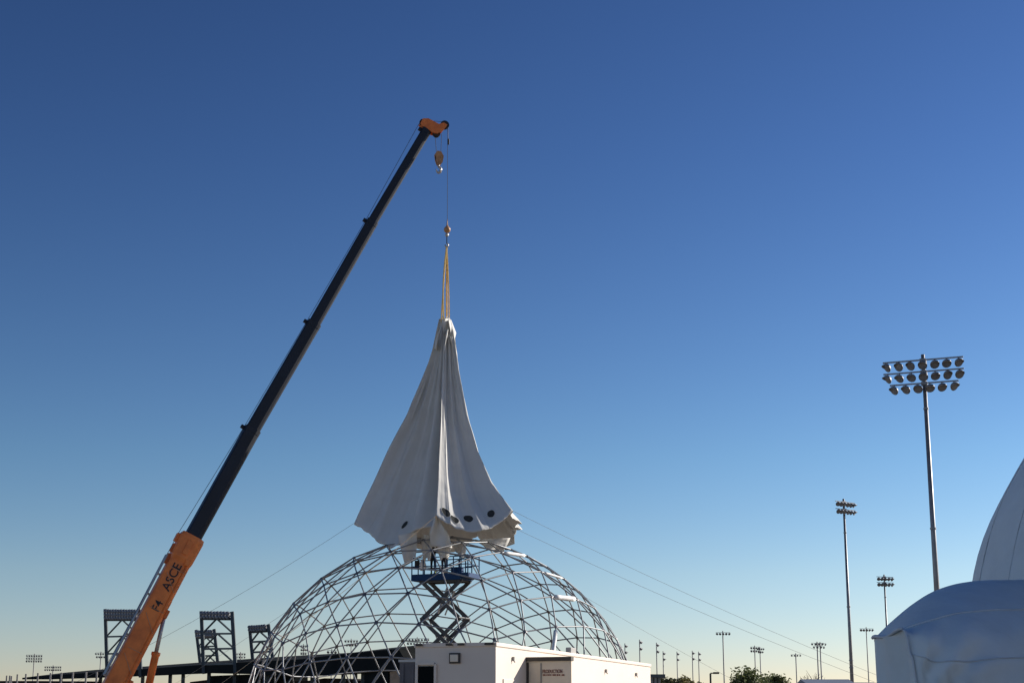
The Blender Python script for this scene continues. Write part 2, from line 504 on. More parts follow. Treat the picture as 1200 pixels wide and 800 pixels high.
# welded seams between the gores of the cover
for k in range(12):
    q = (k + .35) * .5
    sm_ = MB(); pts = []
    for j in range(12, 61):
        t = j / 60; p = tent(q, t); o_ = V((p.x - AX, p.y - AY, 0)).normalized()
        pts.append(p + o_ * .012)
    sm_.tube(pts, .016, 4); sm_.build('gore_seam', M['tent'], troot, smooth=True)

# ------------------------------------------------------------------ crane
bp = [(118, 836), (226, 631), (297, 503), (369, 379), (437, 260), (500.5, 153)]
ys = [93.4, 95.2, 96.6, 97.8, 98.9, 100.0]
BP = [at(u, v, y) for (u, v), y in zip(bp, ys)]
croot = empty('mobile_crane', (BP[0].x, BP[0].y, 0), 'orange truck crane with long dark telescopic boom raised over the dome', 'crane')
def frame(a, b):
    d = (b - a).normalized(); l = d.cross(V((0, 0, 1))).normalized()
    up = l.cross(d).normalized()
    return d, l, up                                  # along, sideways, back of boom
def sect_ring(c, l, up, w_, h_):
    pr = [(-.5, .5), (-.42, .56), (.42, .56), (.5, .5), (.5, -.18), (.42, -.36), (.24, -.47), (0, -.5), (-.24, -.47), (-.42, -.36), (-.5, -.18)]
    return [c + l * (x * w_) + up * (y * h_) for x, y in pr]
sizes = [(1.02, 1.24), (.80, .94), (.71, .82), (.62, .70), (.53, .60)]
for i in range(5):
    a, b = BP[i], BP[i + 1]
    d, l, up = frame(a, b)
    w_, h_ = sizes[i]
    m = M['orange'] if i == 0 else M['navy']
    a2 = a - d * (1.0 if i == 0 else 1.2)
    s = MB(); s.loft([sect_ring(a2, l, up, w_, h_), sect_ring(b, l, up, w_, h_)])
    so = s.build('boom_section', m, croot)
    cl = MB()
    if i == 0:
        cl.loft([sect_ring(b - d * 1.6, l, up, w_ * 1.02, h_ * 1.02), sect_ring(b - d * 1.35, l, up, w_ * 1.12, h_ * 1.10), sect_ring(b - d * .1, l, up, w_ * 1.12, h_ * 1.14), sect_ring(b + d * .1, l, up, w_ * 1.06, h_ * 1.08)])
        cl.build('boom_collar', M['orange'], so)
        pd = MB()
        for sgn in (-1, 1):
            pd.box(b - d * .7 + l * (sgn * w_ * .57) + up * .1, .10, .9, .34, (l, d, up))
            pd.box(b - d * 1.5 + l * (sgn * w_ * .57) - up * .3, .10, .35, .3, (l, d, up))
        pd.box(b - d * .35 + up * (h_ * .66), .5, .5, .3, (l, d, up))
        pd.box(b - d * 1.0 + up * (h_ * .62), .3, .5, .25, (l, d, up))
        pd.box(b - d * 1.7 + up * (h_ * .62), .34, .6, .3, (l, d, up))
        pd.build('wear_pad_housing', M['orange'], so, bevel=.03)
        # cream diagonal bars across the side plates
        for k in range(7):
            st = MB()
            c = a + (b - a) * (0.16 + 0.115 * k)
            for sgn in (-1, 1):
                q = c + l * (sgn * (w_ / 2 + .012))
                st.bar(q - up * (h_ * .34) - d * .45, q + up * (h_ * .40) + d * .45 * (1 if k % 2 else -1), .02, .075, l)
            st.build('side_bar', M['palebar'], so)
        fl = MB()
        for sgn in (-1, 1):
            fl.bar(a + l * (sgn * w_ * .44) - up * (h_ * .30), b - d * 1.6 + l * (sgn * w_ * .47) - up * (h_ * .30), .09, .07, up)
        fl.build('bottom_flange', M['orange'], so)
    else:
        cl.loft([sect_ring(b - d * .3, l, up, w_ * 1.03, h_ * 1.02), sect_ring(b, l, up, w_ * 1.04, h_ * 1.035)])
        cl.build('boom_collar', m, so)
        gd = MB(); gd.box(b - d * .2 + up * (h_ * .66), .2, .22, .3, (l, d, up)); gd.build('rope_guide', m, so, bevel=.02)
d0, l0, u0 = frame(BP[0], BP[1])
hs = MB()
for k, off in enumerate((-.25, 0.05, .3)):
    hs.tube([BP[0] + d0 * 2 + u0 * .86 + l0 * off, BP[1] - d0 * 1.5 + u0 * .92 + l0 * off], .045 if k else .06, 6)
for k in range(6):
    c = BP[0] + (BP[1] - BP[0]) * (.18 + .115 * k)
    hs.bar(c + u0 * .6, c + u0 * .92, .12, .12, l0)
hs.build('hydraulic_line', M['steel'], croot)
# lettering on the side plate that faces the viewer
def text_on(txt, size, origin_p, xdir, ydir, nrm, m, parent, name='lettering'):
    cu = bpy.data.curves.new(name, 'FONT')
    cu.body = txt; cu.size = size; cu.extrude = 0.004; cu.align_x = 'CENTER'; cu.align_y = 'CENTER'; cu.offset = size * 0.008
    tmp = bpy.data.objects.new(name, cu); col.objects.link(tmp)
    me = bpy.data.meshes.new_from_object(tmp)
    bpy.data.objects.remove(tmp)
    o = link(name, me, None, parent)
    me.materials.clear(); me.materials.append(m)
    mt = Matrix.Identity(4)
    for i in range(3):
        mt[i][0] = xdir[i]; mt[i][1] = ydir[i]; mt[i][2] = nrm[i]; mt[i][3] = origin_p[i] - (origin(parent)[i] if parent else 0)
    o.matrix_local = mt
    return o
ln = l0 if l0.y < 0 else -l0
face = lambda f, off: BP[0] + (BP[1] - BP[0]) * f + ln * (sizes[0][0] / 2 + .02) + u0 * off
text_on('ASCE', 0.72, face(.765, .10), d0, u0, ln, M['letter'], croot)
text_on('F4', 0.66, face(.60, .06), d0, u0, ln, M['letter'], croot)
# hoist cylinder under the boom
cb = at(195.5, 708, 94.8); ce = at(161, 862, 93.8)
for k, off in enumerate((-.0,)):
    cy = MB(); cd = (ce - cb).normalized()
    cy.tube([cb, cb + (ce - cb) * .48], .12, 12); cy.build('hoist_cylinder_rod', M['steel'], croot, smooth=True)
    cy = MB(); cy.tube([cb + (ce - cb) * .37, cb + (ce - cb) * .39, cb + (ce - cb) * .40, ce], [.26, .26, .215, .215], 14); cy.build('hoist_cylinder', M['orange'], croot, smooth=True)
bk = MB()
bb = BP[0] + (BP[1] - BP[0]) * .57 - u0 * .62
for sgn in (-1, 1): bk.loft([[bb + d0 * .8 + u0 * .25 + l0 * (sgn * .3 + o_) , bb - d0 * .9 + u0 * .25 + l0 * (sgn * .3 + o_), cb - u0 * .15 + l0 * (sgn * .3 + o_) - d0 * .2, cb - u0 * .15 + l0 * (sgn * .3 + o_) + d0 * .25] for o_ in (-.05, .05)])
bk.tube([cb - l0 * .42, cb + l0 * .42], .13, 12)
bk.build('cylinder_bracket', M['orange'], croot)
bk = MB()
b3 = BP[0] + (BP[1] - BP[0]) * .18 - u0 * .66
bk.box(b3, .7, .7, .22, (l0, d0, u0)); bk.box(b3 + d0 * 4.5, .6, .5, .2, (l0, d0, u0)); bk.build('boom_rest_pad', M['orange'], croot, bevel=.03)
# boom head
T = BP[5]; d, l, up = frame(BP[4], BP[5])
hd = MB()
pts2 = [at(491.5, 146, 100), at(494.5, 140.5, 100), at(501, 140.5, 100), at(513, 147, 100), at(519, 145.5, 100), at(523, 148, 100), at(518, 155, 100), at(511, 158, 100), at(506, 157, 100), at(500, 153, 100)]
for sgn in (-1, 1):
    hd.loft([[p + l * (sgn * .24 + o_) for p in pts2] for o_ in (-.04, .04)])
hd.box(at(498.5, 147, 100), .45, .5, .5, (l, d, up)); hd.box(at(509.5, 152.5, 100), .42, .3, .35, (l, d, up))
head = hd.build('boom_head', M['orange'], croot)
def sheave(name, c, r, parent, wd=.12):
    s = MB(); s.lathe(c - l * wd / 2, l, [(0, r * .3), (0, r), (wd * .3, r), (wd * .5, r * .88), (wd * .7, r), (wd, r), (wd, r * .3)], 20)
    return s.build(name, M['black'], parent, smooth=False)
sheave('sheave', at(521, 146.8, 100), .29, head, .2)
sheave('sheave', at(495.5, 143.5, 100), .22, head, .14)
sheave('sheave', at(511.5, 157, 100) + l * .0, .24, head, .22)
# hoist rope along the back of the boom
hr = MB()
wpt = BP[0] + d0 * 1.0 + u0 * 1.0
hr.tube([at(521, 143, 100), at(496, 141.2, 100), at(490.8, 145.5, 100), BP[4] + frame(BP[3], BP[4])[2] * .45, BP[3] + frame(BP[2], BP[3])[2] * .50, BP[2] + frame(BP[1], BP[2])[2] * .57, BP[1] + u0 * .9, wpt], .016, 5)
hr.tube([at(524.6, 147.5, 100), at(524.2, 262, 100)], .016, 5)
ropeo = hr.build('hoist_rope', M['cable'], croot)
sw = MB(); sw.lathe(at(525.6, 166, 100) - V((0, 0, .22)), (0, 0, 1), [(0, .03), (.04, .055), (.36, .055), (.42, .02)], 8)
sw.build('limit_switch_weight', M['black'], croot)
sw = MB(); sw.tube([at(525.3, 148, 100), at(525.6, 164, 100)], .008, 4); sw.build('limit_switch_wire', M['cable'], croot)
# crane superstructure and carrier (just under the picture's lower edge)
sx = V((d0.x, d0.y, 0)).normalized(); sy = V((-sx.y, sx.x, 0)); sz = V((0, 0, 1))
P0 = V((BP[0].x, BP[0].y, 0))
tb = MB(); tb.box(P0 + sx * .8 + sz * 1.9, 4.4, 2.3, .5, (sx, sy, sz)); tb.box(P0 - sx * .3 + sz * 2.2, 1.6, 1.6, .5, (sx, sy, sz)); tb.build('turntable', M['orange'], croot, bevel=.05)
cw = MB(); cw.box(P0 - sx * 1.9 + sz * 1.9, 1.1, 2.6, 1.0, (sx, sy, sz)); cw.build('counterweight', M['navy'], croot, bevel=.08)
cbm = MB(); cbm.box(P0 + sx * 1.9 - sy * 1.35 + sz * 2.0, 1.6, .9, 1.5, (sx, sy, sz)); cabo = cbm.build('operator_cab', M['orange'], croot, bevel=.08)
cbm = MB(); cbm.box(P0 + sx * 2.71 - sy * 1.35 + sz * 2.3, .02, .76, .75, (sx, sy, sz)); cbm.box(P0 + sx * 1.9 - sy * 1.81 + sz * 2.3, 1.2, .02, .7, (sx, sy, sz)); cbm.build('window', M['glass'], cabo)
ch = MB(); ch.box(P0 + sx * 1.0 + sz * 1.25, 11.5, 2.5, .55, (sx, sy, sz)); ch.build('carrier_deck', M['orange'], croot, bevel=.05)
ch = MB(); ch.box(P0 + sx * 7.3 + sz * 1.45, 1.6, 2.4, 1.1, (sx, sy, sz)); ch.build('driver_cab', M['orange'], croot, bevel=.1)
for k in (-3.6, -2.1, 3.6, 5.2):
    for sgn in (-1, 1):
        c = P0 + sx * (k + 1) + sy * (sgn * 1.05) + sz * .62
        wm = MB(); wm.lathe(c - sy * .2, sy, [(0, .3), (0, .55), (.06, .62), (.34, .62), (.4, .55), (.4, .3)], 20); wo = wm.build('wheel', M['black'], croot)
        wm = MB(); wm.lathe(c - sy * .17, sy, [(0, .08), (0, .31), (.34, .31), (.34, .08)], 14); wm.build('rim', M['steel'], wo)
for k in (-3.0, 5.4):
    for sgn in (-1, 1):
        og = MB(); a_ = P0 + sx * (k + .3) + sy * (sgn * 1.2) + sz * 1.05; b_ = P0 + sx * (k + .3) + sy * (sgn * 3.0) + sz * 1.05
        og.bar(a_, b_, .3, .3); og.tube([b_, (b_.x, b_.y, .05)], .09, 8); og.box((b_.x, b_.y, .04), .6, .6, .08); og.build('outrigger', M['orange'], croot)

# hook block hanging from the boom head on two falls of rope
hbk = at(514, 180, 100)
h1 = empty('hook_block', at(514, 203, 100), 'orange hook block hanging unused on two ropes below the boom head', 'hook block')
bm_ = MB()
prof = [at(509.5, 181, 100), at(512, 177.5, 100), at(516.5, 178.5, 100), at(519.3, 184, 100), at(518, 191, 100), at(515.5, 194, 100), at(512.5, 193.5, 100), at(510.5, 188, 100)]
for sgn in (-1, 1): bm_.loft([[p + l * (sgn * .13 + o_) for p in prof] for o_ in (-.03, .03)])
bm_.box(at(514.5, 191, 100), .22, .25, .25); bm_.build('cheek_plate', M['brass'], h1)
o = sheave('sheave', at(514, 184.5, 100), .24, h1, .14)
bm_ = MB(); bm_.tube([at(514, 192.5, 100), at(514, 196, 100)], .07, 8)
bm_.tube([at(514 + 2.7 * math.sin(a_), 199 - 3.2 * math.cos(a_), 100) for a_ in [k * .42 for k in range(13)]], [.085] * 4 + [.10] * 5 + [.06, .05, .04, .02], 8)
bm_.build('hook', M['steel'], h1, smooth=True)
bm_ = MB(); bm_.tube([at(509.7, 157, 100), at(511.6, 181, 100)], .017, 5); bm_.tube([at(517.4, 157, 100), at(516.6, 181, 100)], .017, 5); bm_.build('rope_fall', M['cable'], h1)
# headache ball with hook carrying the slings
h2 = empty('ball_hook', at(523.5, 289, 100), 'small overhaul ball and hook at the end of the hoist line above the slings', 'crane hook')
bm_ = MB(); bm_.lathe(at(524, 273, 100), (0, 0, 1), [(0, .03), (.03, .12), (.12, .20), (.22, .225), (.32, .20), (.41, .12), (.5, .05), (.75, .035), (.9, .02)], 14); bm_.build('ball', M['brass'], h2, smooth=True)
bm_ = MB(); bm_.lathe(at(523.7, 277.5, 100), (0, 0, 1), [(0, .04), (.03, .10), (.14, .13), (.24, .06), (.3, .04)], 10); bm_.build('swivel', M['steel'], h2, smooth=True)
bm_ = MB(); bm_.tube([at(523.7, 277, 100), at(523.6, 286, 100)], .035, 6); bm_.build('shank', M['black'], h2)
bm_ = MB()
bm_.tube([at(523.5 + 1.7 * math.sin(a_), 287.5 - 2.2 * math.cos(a_), 100) for a_ in [k * .45 for k in range(12)]], .05, 7); bm_.build('hook', M['steel'], h2, smooth=True)
# yellow slings
for k, (u1, dy, rr, ub) in enumerate(((517.0, -.3, .045, -.2), (520.0, -.45, .06, -1.0), (523.6, .2, .065, 0.0), (526.4, .1, .045, .3))):
    sl = MB()
    a_, b_ = at(523.5, 288.5, 100), at(u1, 377, 100 + dy)
    pts = [a_.lerp(b_, s / 10) + V((ub * .12 * math.sin(math.pi * s / 10), 0, 0)) for s in range(11)]
    sl.tube(pts, rr, 6)
    so = sl.build('lifting_sling', M['yellow'], None, org=b_)
    tag(so, 'yellow webbing sling from the ball hook to the gathered top of the cover', 'sling', 'yellow slings holding the cover')

# tag lines from the corners of the cover
def tagline(a, b, sag, label, r=.015, m='rope'):
    t_ = MB(); t_.tube(catenary(a, b, sag), r, 5)
    o = t_.build('tag_line', M[m], None, org=b)
    tag(o, label, 'rope')
    return o
def ground_hit(u, v, Y):
    return at(u, v, Y)
c_left = cor[0][0]; c_front = cor[1][0]; c_right = cor[2][0]; c_br = cor[3][0]
def to_ground(a, u, v, Y):
    b = at(u, v, Y)
    s = (a.z - 0.05) / (a.z - b.z)
    return a + (b - a) * s
lines = [
    (c_left, to_ground(c_left, 78, 787, 104), 1.0, 'thin grey tag line from the cover down to the ground beyond the crane boom', 'rope'),
    (c_front, to_ground(c_front, 251, 799, 84), .4, 'tan tag line from the raised front corner of the cover across the dome frame', 'tanrope'),
    (c_right, to_ground(c_right, 1010, 771, 105), .7, 'thin upper tag line from the right tip of the cover towards the light poles', 'rope'),
    (c_br, to_ground(c_br, 1020, 785, 108), .7, 'thin lower tag line from the rear tip of the cover towards the light poles', 'rope'),
    (cor[4][0], to_ground(cor[4][0], 862, 790, 125), .5, 'tag line running down behind the right side of the dome frame', 'rope'),
    (cor[5][0], to_ground(cor[5][0], 280, 746, 128), .5, 'faint tag line running down behind the left side of the dome frame', 'rope'),
]
for a_, b_, sag, lb, m_ in lines:
    tagline(a_, b_, sag, lb, m=m_, r=.009 if 'faint' in lb else (.014 if m_ == 'tanrope' else .0095))
    stk = MB(); stk.tube([b_ + V((0, 0, -.05)), b_ + V((0, 0, .35))], .03, 6)
    tag(stk.build('ground_stake', M['steel'], None, org=V((b_.x, b_.y, 0))), 'steel ground stake holding the ' + ('end of a tag line'), 'stake', 'stakes for the tag lines')

# ------------------------------------------------------------------ scissor lift inside the dome
LZ = at(523, 672.5, 100).z            # deck level
lc = V((at(522, 676, 100).x, 100, 0))
YAW = R(-24)
lx = V((math.cos(YAW), math.sin(YAW), 0)); ly = V((-lx.y, lx.x, 0)); lz = V((0, 0, 1))
LAX = (lx, ly, lz)
def L(x, y, z): return lc + lx * x + ly * y + lz * z
lroot = empty('scissor_lift', (lc.x, lc.y, 0), 'blue scissor lift with crossed grey arms raised inside the dome', 'scissor lift')
dk = MB(); dk.box(L(-.25, 0, LZ - .22), 3.35, 1.75, .40, LAX); deck = dk.build('platform', M['blue'], lroot, bevel=.03)
dk = MB(); dk.box(L(1.66, 0, LZ - .16), .55, 1.65, .30, LAX); dk.build('extension_deck', M['blue'], lroot, bevel=.02)
def rail(pts, z0, hts, posts, name='guard_rail', r=.034):
    rm = MB()
    for h in hts: rm.tube([p + lz * (z0 + h) for p in pts], r, 6)
    for p in posts: rm.tube([p + lz * (z0 - .05), p + lz * (z0 + max(hts))], r * 1.2, 6)
    return rm.build(name, M['blue'], lroot)
def lp(x, y): return L(x, y, 0)
rail([lp(-1.88, -.85), lp(1.38, -.85)], LZ, (.45, .98), [lp(x, -.85) for x in (-1.88, -1.1, -.3, .5, .95, 1.38)])
rail([lp(-1.88, .85), lp(1.38, .85)], LZ, (.45, .98), [lp(x, .85) for x in (-1.88, -1.1, -.3, .5, .95, 1.38)])
rail([lp(-1.88, -.85), lp(-1.88, .85)], LZ, (.45, .98), [lp(-1.88, 0)])
rail([lp(1.0, -.8), lp(1.9, -.8), lp(1.9, .8), lp(1.0, .8)], LZ, (.5, 1.05), [lp(1.9, -.8), lp(1.9, .8), lp(1.45, -.8)], 'extension_rail')
H1 = (LZ - .45 - 1.25) / 4
for k in range(4):
    z0 = 1.25 + k * H1; z1 = z0 + H1
    for sgn in (-.62, .62):
        for dirn in (-1, 1):
            am = MB()
            yo = sgn + (.09 if dirn > 0 else -.09)
            am.bar(L(-1.28 * dirn, yo, z0), L(1.28 * dirn, yo, z1), .10, .24, lz)
            am.build('scissor_arm', M['arm'], lroot, bevel=.015)
    pn = MB()
    for x, z in ((-1.28, z0), (1.28, z0), (0, (z0 + z1) / 2)): pn.tube([L(x, -.78, z), L(x, .78, z)], .06, 8)
    if k == 3:
        for x in (-1.28, 1.28): pn.tube([L(x, -.78, z1), L(x, .78, z1)], .06, 8)
    pn.build('pivot_pin', M['arm'], lroot)
cy = MB(); cy.tube([L(-.5, 0, 1.25 + 3.15 * H1), L(.15, 0, 1.25 + 3.85 * H1)], .07, 8); cy.tube([L(-.1, .2, 1.25 + 3.1 * H1), L(.5, .2, 1.25 + 3.75 * H1)], .05, 8); cy.build('lift_cylinder', M['steel'], lroot)
sfr = MB()
for sgn in (-.62, .62): sfr.box(L(0, sgn, LZ - .47), 2.9, .12, .12, LAX)
sfr.build('sub_frame', M['arm'], lroot)
bs = MB(); bs.box(L(0, 0, .85), 3.3, 1.6, .75, LAX); bs.build('chassis', M['blue'], lroot, bevel=.05)
for x in (-1.15, 1.15):
    for sgn in (-1, 1):
        wm = MB(); wm.lathe(L(x, sgn * .9, .45) - ly * .15, ly, [(0, .2), (0, .4), (.05, .45), (.25, .45), (.3, .4), (.3, .2)], 16); wm.build('wheel', M['black'], lroot)
cbx = MB(); cbx.box(L(-1.55, -.78, LZ + .62), .28, .18, .42, LAX); tag(cbx.build('control_box', M['black'], lroot, bevel=.02))
# bag hanging on the rail, a box on the deck
bgm = MB()
bc = L(-1.18, -.76, LZ + .50)
bgm.loft([[bc + lx * (x * f) + ly * (y * f * .5) + lz * h for x, y in ((-.2, -.2), (0, -.26), (.2, -.2), (.22, 0), (.2, .2), (0, .26), (-.2, .2), (-.22, 0))] for h, f in ((-.3, .6), (-.2, 1.0), (.0, 1.0), (.2, .75), (.4, .35))])
tag(bgm.build('cloth_bag', M['white'], None, smooth=True, org=L(-1.18, -.76, LZ + .2)), 'white cloth bag hung on the lift guard rail', 'bag')
tbx = MB(); tbx.box(L(.95, -.3, LZ + .16), .7, .4, .30, LAX); tbx.box(L(.95, -.3, LZ + .34), .72, .42, .06, LAX)
tag(tbx.build('tool_box', M['blue'], None, bevel=.02, org=L(.95, -.3, LZ)), 'blue tool box on the deck of the scissor lift', 'tool box')

# workers on the platform
def person(base, face, height, pose, cloth, label, vest=True, lean=0.0):
    """base: feet point; face: heading (radians); pose: dict of joints in body space (x right, y forward, z up), heights in units of body height"""
    fx = V((math.cos(face - math.pi / 2), math.sin(face - math.pi / 2), 0)); fy = V((math.cos(face), math.sin(face), 0))
    def W(p): return base + fx * (p[0] * height) + fy * (p[1] * height) + V((0, 0, p[2] * height))
    J = dict(pel=(0, 0, .53), bel=(0, .005, .62), che=(0, .0, .72), nec=(0, .005, .83), hea=(0, .02, .905), top=(0, .015, .965),
             hL=(-.055, 0, .50), kL=(-.06, .02, .285), aL=(-.06, -.01, .05), tL=(-.065, .09, .02),
             hR=(.055, 0, .50), kR=(.06, .02, .285), aR=(.06, -.01, .05), tR=(.065, .09, .02),
             sL=(-.105, 0, .80), sR=(.105, 0, .80))
    J.update(pose)
    rad = dict(pel=.075, bel=.070, che=.082, nec=.034, hea=.055, top=.044, hL=.058, kL=.038, aL=.026, tL=.022, hR=.058, kR=.038, aR=.026, tR=.022, sL=.040, sR=.040,
               eL=.028, eR=.028, wL=.019, wR=.019)
    names = list(J)
    edges = [('pel', 'bel'), ('bel', 'che'), ('che', 'nec'), ('nec', 'hea'), ('hea', 'top'), ('pel', 'hL'), ('hL', 'kL'), ('kL', 'aL'), ('aL', 'tL'), ('pel', 'hR'), ('hR', 'kR'), ('kR', 'aR'), ('aR', 'tR'),
             ('che', 'sL'), ('sL', 'eL'), ('eL', 'wL'), ('che', 'sR'), ('sR', 'eR'), ('eR', 'wR')]
    pts = [W(J[n]) for n in names]; rr = [rad[n] * height for n in names]
    es = [(names.index(a), names.index(b)) for a, b in edges]
    # hands: palm and five fingers
    for sd in 'LR':
        wv = V(J['w' + sd]); ev = V(J['e' + sd]); dr = (wv - ev).normalized()
        sdv = dr.cross(V((0, 1, .2))).normalized()
        palm = wv + dr * .045
        k0 = len(pts); pts.append(W(palm)); rr.append(.018 * height); es.append((names.index('w' + sd), k0))
        for fi in range(4):
            q = palm + sdv * ((fi - 1.5) * .011) + dr * .018
            ln_ = (.030, .038, .042, .036)[fi]
            q2 = q + dr * ln_ * .6 + V((0, .010, 0)); q3 = q2 + dr * ln_ * .4 + V((0, .014, 0))
            b0 = len(pts)
            pts += [W(q), W(q2), W(q3)]; rr += [.0055 * height, .005 * height, .0042 * height]
            es += [(k0, b0), (b0, b0 + 1), (b0 + 1, b0 + 2)]
        th = palm - dr * .012 + sdv * -.024
        b0 = len(pts); pts += [W(th), W(th + dr * .022 - sdv * .008)]; rr += [.006 * height, .005 * height]; es += [(k0, b0), (b0, b0 + 1)]
    me = bpy.data.meshes.new('person'); me.from_pydata([p - base for p in pts], es, [])
    o = bpy.data.objects.new('person', me); col.objects.link(o); o.location = base; o['_w'] = list(base)
    o.modifiers.new('skin', 'SKIN'); sv = me.skin_vertices[0].data
    for i, r_ in enumerate(rr): sv[i].radius = (r_, r_); sv[i].use_root = (i == names.index('pel'))
    md = o.modifiers.new('sub', 'SUBSURF'); md.levels = 1; md.render_levels = 1
    me.materials.append(cloth)
    tag(o, label, 'person')
    hc = W(J['hea']); tp = W(J['top']); hdv = (tp - hc).normalized()
    hh = MB(); hh.lathe(hc - hdv * .05 * height, hdv, [(0, .02 * height), (.02 * height, .040 * height), (.055 * height, .048 * height), (.09 * height, .044 * height), (.115 * height, .022 * height)], 14)
    hf = hh.build('face', M['skin'], o, smooth=True)
    nm = MB(); nm.lathe(hc + fy * .045 * height, fy, [(0, .012 * height), (.016 * height, .004 * height)], 6); nm.build('nose', M['skin'], hf)
    em = MB()
    for s_ in (-1, 1): em.lathe(hc + fy * .046 * height + fx * (s_ * .017 * height) + V((0, 0, .012 * height)), fy, [(0, .006 * height), (.004 * height, .003 * height)], 6)
    em.build('eyes', M['hair'], hf)
    hm = MB(); hm.lathe(hc + hdv * .035 * height - fy * .006, hdv, [(0, .064 * height), (.006 * height, .064 * height), (.008 * height, .053 * height), (.045 * height, .046 * height), (.07 * height, .02 * height)], 16); hm.build('hard_hat', M['white'] if vest else M['cloth'], o, smooth=True)
    bt = MB()
    for a_, t_ in (('aL', 'tL'), ('aR', 'tR')):
        A_ = W(J[a_]); T_ = W(J[t_])
        bt.tube([A_ + V((0, 0, .03 * height)), V((A_.x, A_.y, base.z + .03 * height)), V((T_.x, T_.y, base.z + .018 * height))], [.032 * height, .034 * height, .024 * height], 8)
    bt.build('boots', M['hivis'] if vest else M['black'], o, smooth=True)
    return o
p1 = person(L(-.62, -.45, LZ), R(100), 1.80, dict(eL=(-.15, .10, .90), wL=(-.10, .16, 1.04), eR=(.14, .10, .92), wR=(.09, .15, 1.05), hea=(0, .03, .90), top=(0, .01, .962)), M['cloth'],
            'worker in black clothes reaching up under the cover beside the hung bag', True)
p2 = person(L(.02, -.30, LZ), R(60), 1.76, dict(eL=(-.16, .09, .88), wL=(-.10, .18, 1.00), eR=(.15, .08, .74), wR=(.10, .20, .80)), M['cloth2'],
            'worker in navy clothes standing mid platform half hidden by hanging cloth', False)

# ------------------------------------------------------------------ white office trailer
TZ = 3.55
A = atz(581, 751.5, TZ); Bp = atz(762, 777, TZ)
ta = V((Bp.x - A.x, Bp.y - A.y, 0)); TL = ta.length; ta.normalize()
tn = V((ta.y, -ta.x, 0))                # outward normal of the long sunlit side
tw = -tn                                # across the end wall, to the left
# width so that the left edge falls at pixel 487
TW = 1.0
for k in range(400):
    TW = 1.0 + k * .01
    if proj(V((A.x, A.y, TZ)) + tw * TW)[0] <= 487: break
A0 = V((A.x, A.y, 0))
TA = (ta, tw, lz)
def TP(x, y, z): return A0 + ta * x + tw * y + lz * z
print('trailer length %.1f width %.1f corner %s' % (TL, TW, A))
trt = empty('office_trailer', TP(TL / 2, TW / 2, 0), 'long white office trailer, one side glaring in the sun', 'trailer')
b = MB(); b.box(TP(TL / 2, TW / 2, TZ / 2 + .25), TL, TW, TZ - .5 - .08, TA); b.build('wall', M['trailer'], trt)
b = MB(); b.box(TP(TL / 2, TW / 2, TZ - .06), TL + .06, TW + .06, .10, TA); b.build('roof', M['trailer'], trt, bevel=.02)
b = MB(); b.box(TP(TL / 2, TW / 2, .27), TL - .1, TW - .1, .5, TA); b.build('skirting', M['greytrim'], trt)
b = MB(); b.box(TP(-.012, TW - .30, 1.75), .03, .42, 2.5, TA); o = b.build('doorway', M['dark'], trt); o['label'] = 'dark open doorway in the end wall'  # dark plate on the wall stands for the shade inside the opening
b = MB()
for s_ in (TW - .54, TW - .06): b.box(TP(-.03, s_, 1.76), .05, .06, 2.56, TA)
b.box(TP(-.03, TW - .30, 3.06), .05, .42, .06, TA); b.build('door_frame', M['trailer'], trt)
b = MB(); b.box(TP(-.03, TW * .50, 3.18), .05, .28, .25, TA); b.build('lamp_housing', M['trim'], trt, bevel=.01)
b = MB(); b.box(TP(-.07, TW * .50, 3.18), .05, .20, .17, TA); b.build('lamp_lens', M['entry'], trt, bevel=.01)
for s_ in (.14, TW * .42, TW * .565, TW - .12):
    b = MB(); b.box(TP(-.05, s_, TZ - .045), .05, .17 if s_ > .2 else .24, .055, TA); b.build('marker_lamp', M['trim'], trt)
for x_, z_ in ((1.55, 3.20), (7.6, 3.16), (12.2, 3.16), (16.6, 3.16)):
    xx = x_ * TL / 19.0
    b = MB(); b.box(TP(xx, -.03, z_), .06, .06, .09, TA); b.tube([TP(xx, -.03, z_ - .04), TP(xx, -.07, z_ - .09)], .015, 6); b.build('wall_lamp', M['greytrim'], trt)
for x_, w_ in ((.65, .9), (11.0, .9), (15.4, .9)):
    xx = x_ * TL / 19.0
    b = MB(); b.box(TP(xx + .45, -.012, 1.6), w_, .03, 2.2, TA); b.build('side_door', M['trailer'], trt, bevel=.008)
b = MB(); b.box(TP(7.2, .35, TZ + .09), .5, .16, .18, TA); b.build('roof_vent', M['greytrim'], trt, bevel=.02)
# entry box with lettering
pl_top = None
EX0 = 0.0
for k in range(2000):
    EX0 = k * .01
    if proj(TP(EX0, 0, 3.1))[0] >= 617: break
EW = .5
for k in range(500):
    EW = .5 + k * .01
    if proj(TP(EX0, -EW, 3.1))[0] >= 669: break
EZ = 1.6 + (850 - 772) / FPX * (A.y + EX0 * ta.y) * 1.0
for k in range(300):
    EZ = 2.0 + k * .005
    if proj(TP(EX0, -.05, EZ))[1] <= 773: break
print('entry x %.2f width %.2f height %.2f' % (EX0, EW, EZ))
er = empty('entry_screen', TP(EX0, -EW / 2, 0), 'bounce-tinted white panel with red lettering standing out from the sunlit side of the trailer', 'panel')
b = MB(); b.box(TP(EX0 + .06, -EW / 2 - .003, EZ / 2), .12, EW, EZ - .04, TA); b.build('wall', M['entry'], er)
b = MB(); b.box(TP(EX0 + .04, -EW / 2 - .01, EZ + .02), .22, EW + .02, .10, TA); b.build('roof', M['trim'], er)
b = MB(); b.box(TP(EX0 - .012, -EW * .325, EZ / 2 - .02), .03, .035, EZ - .12, TA); b.build('seam_post', M['greytrim'], er)
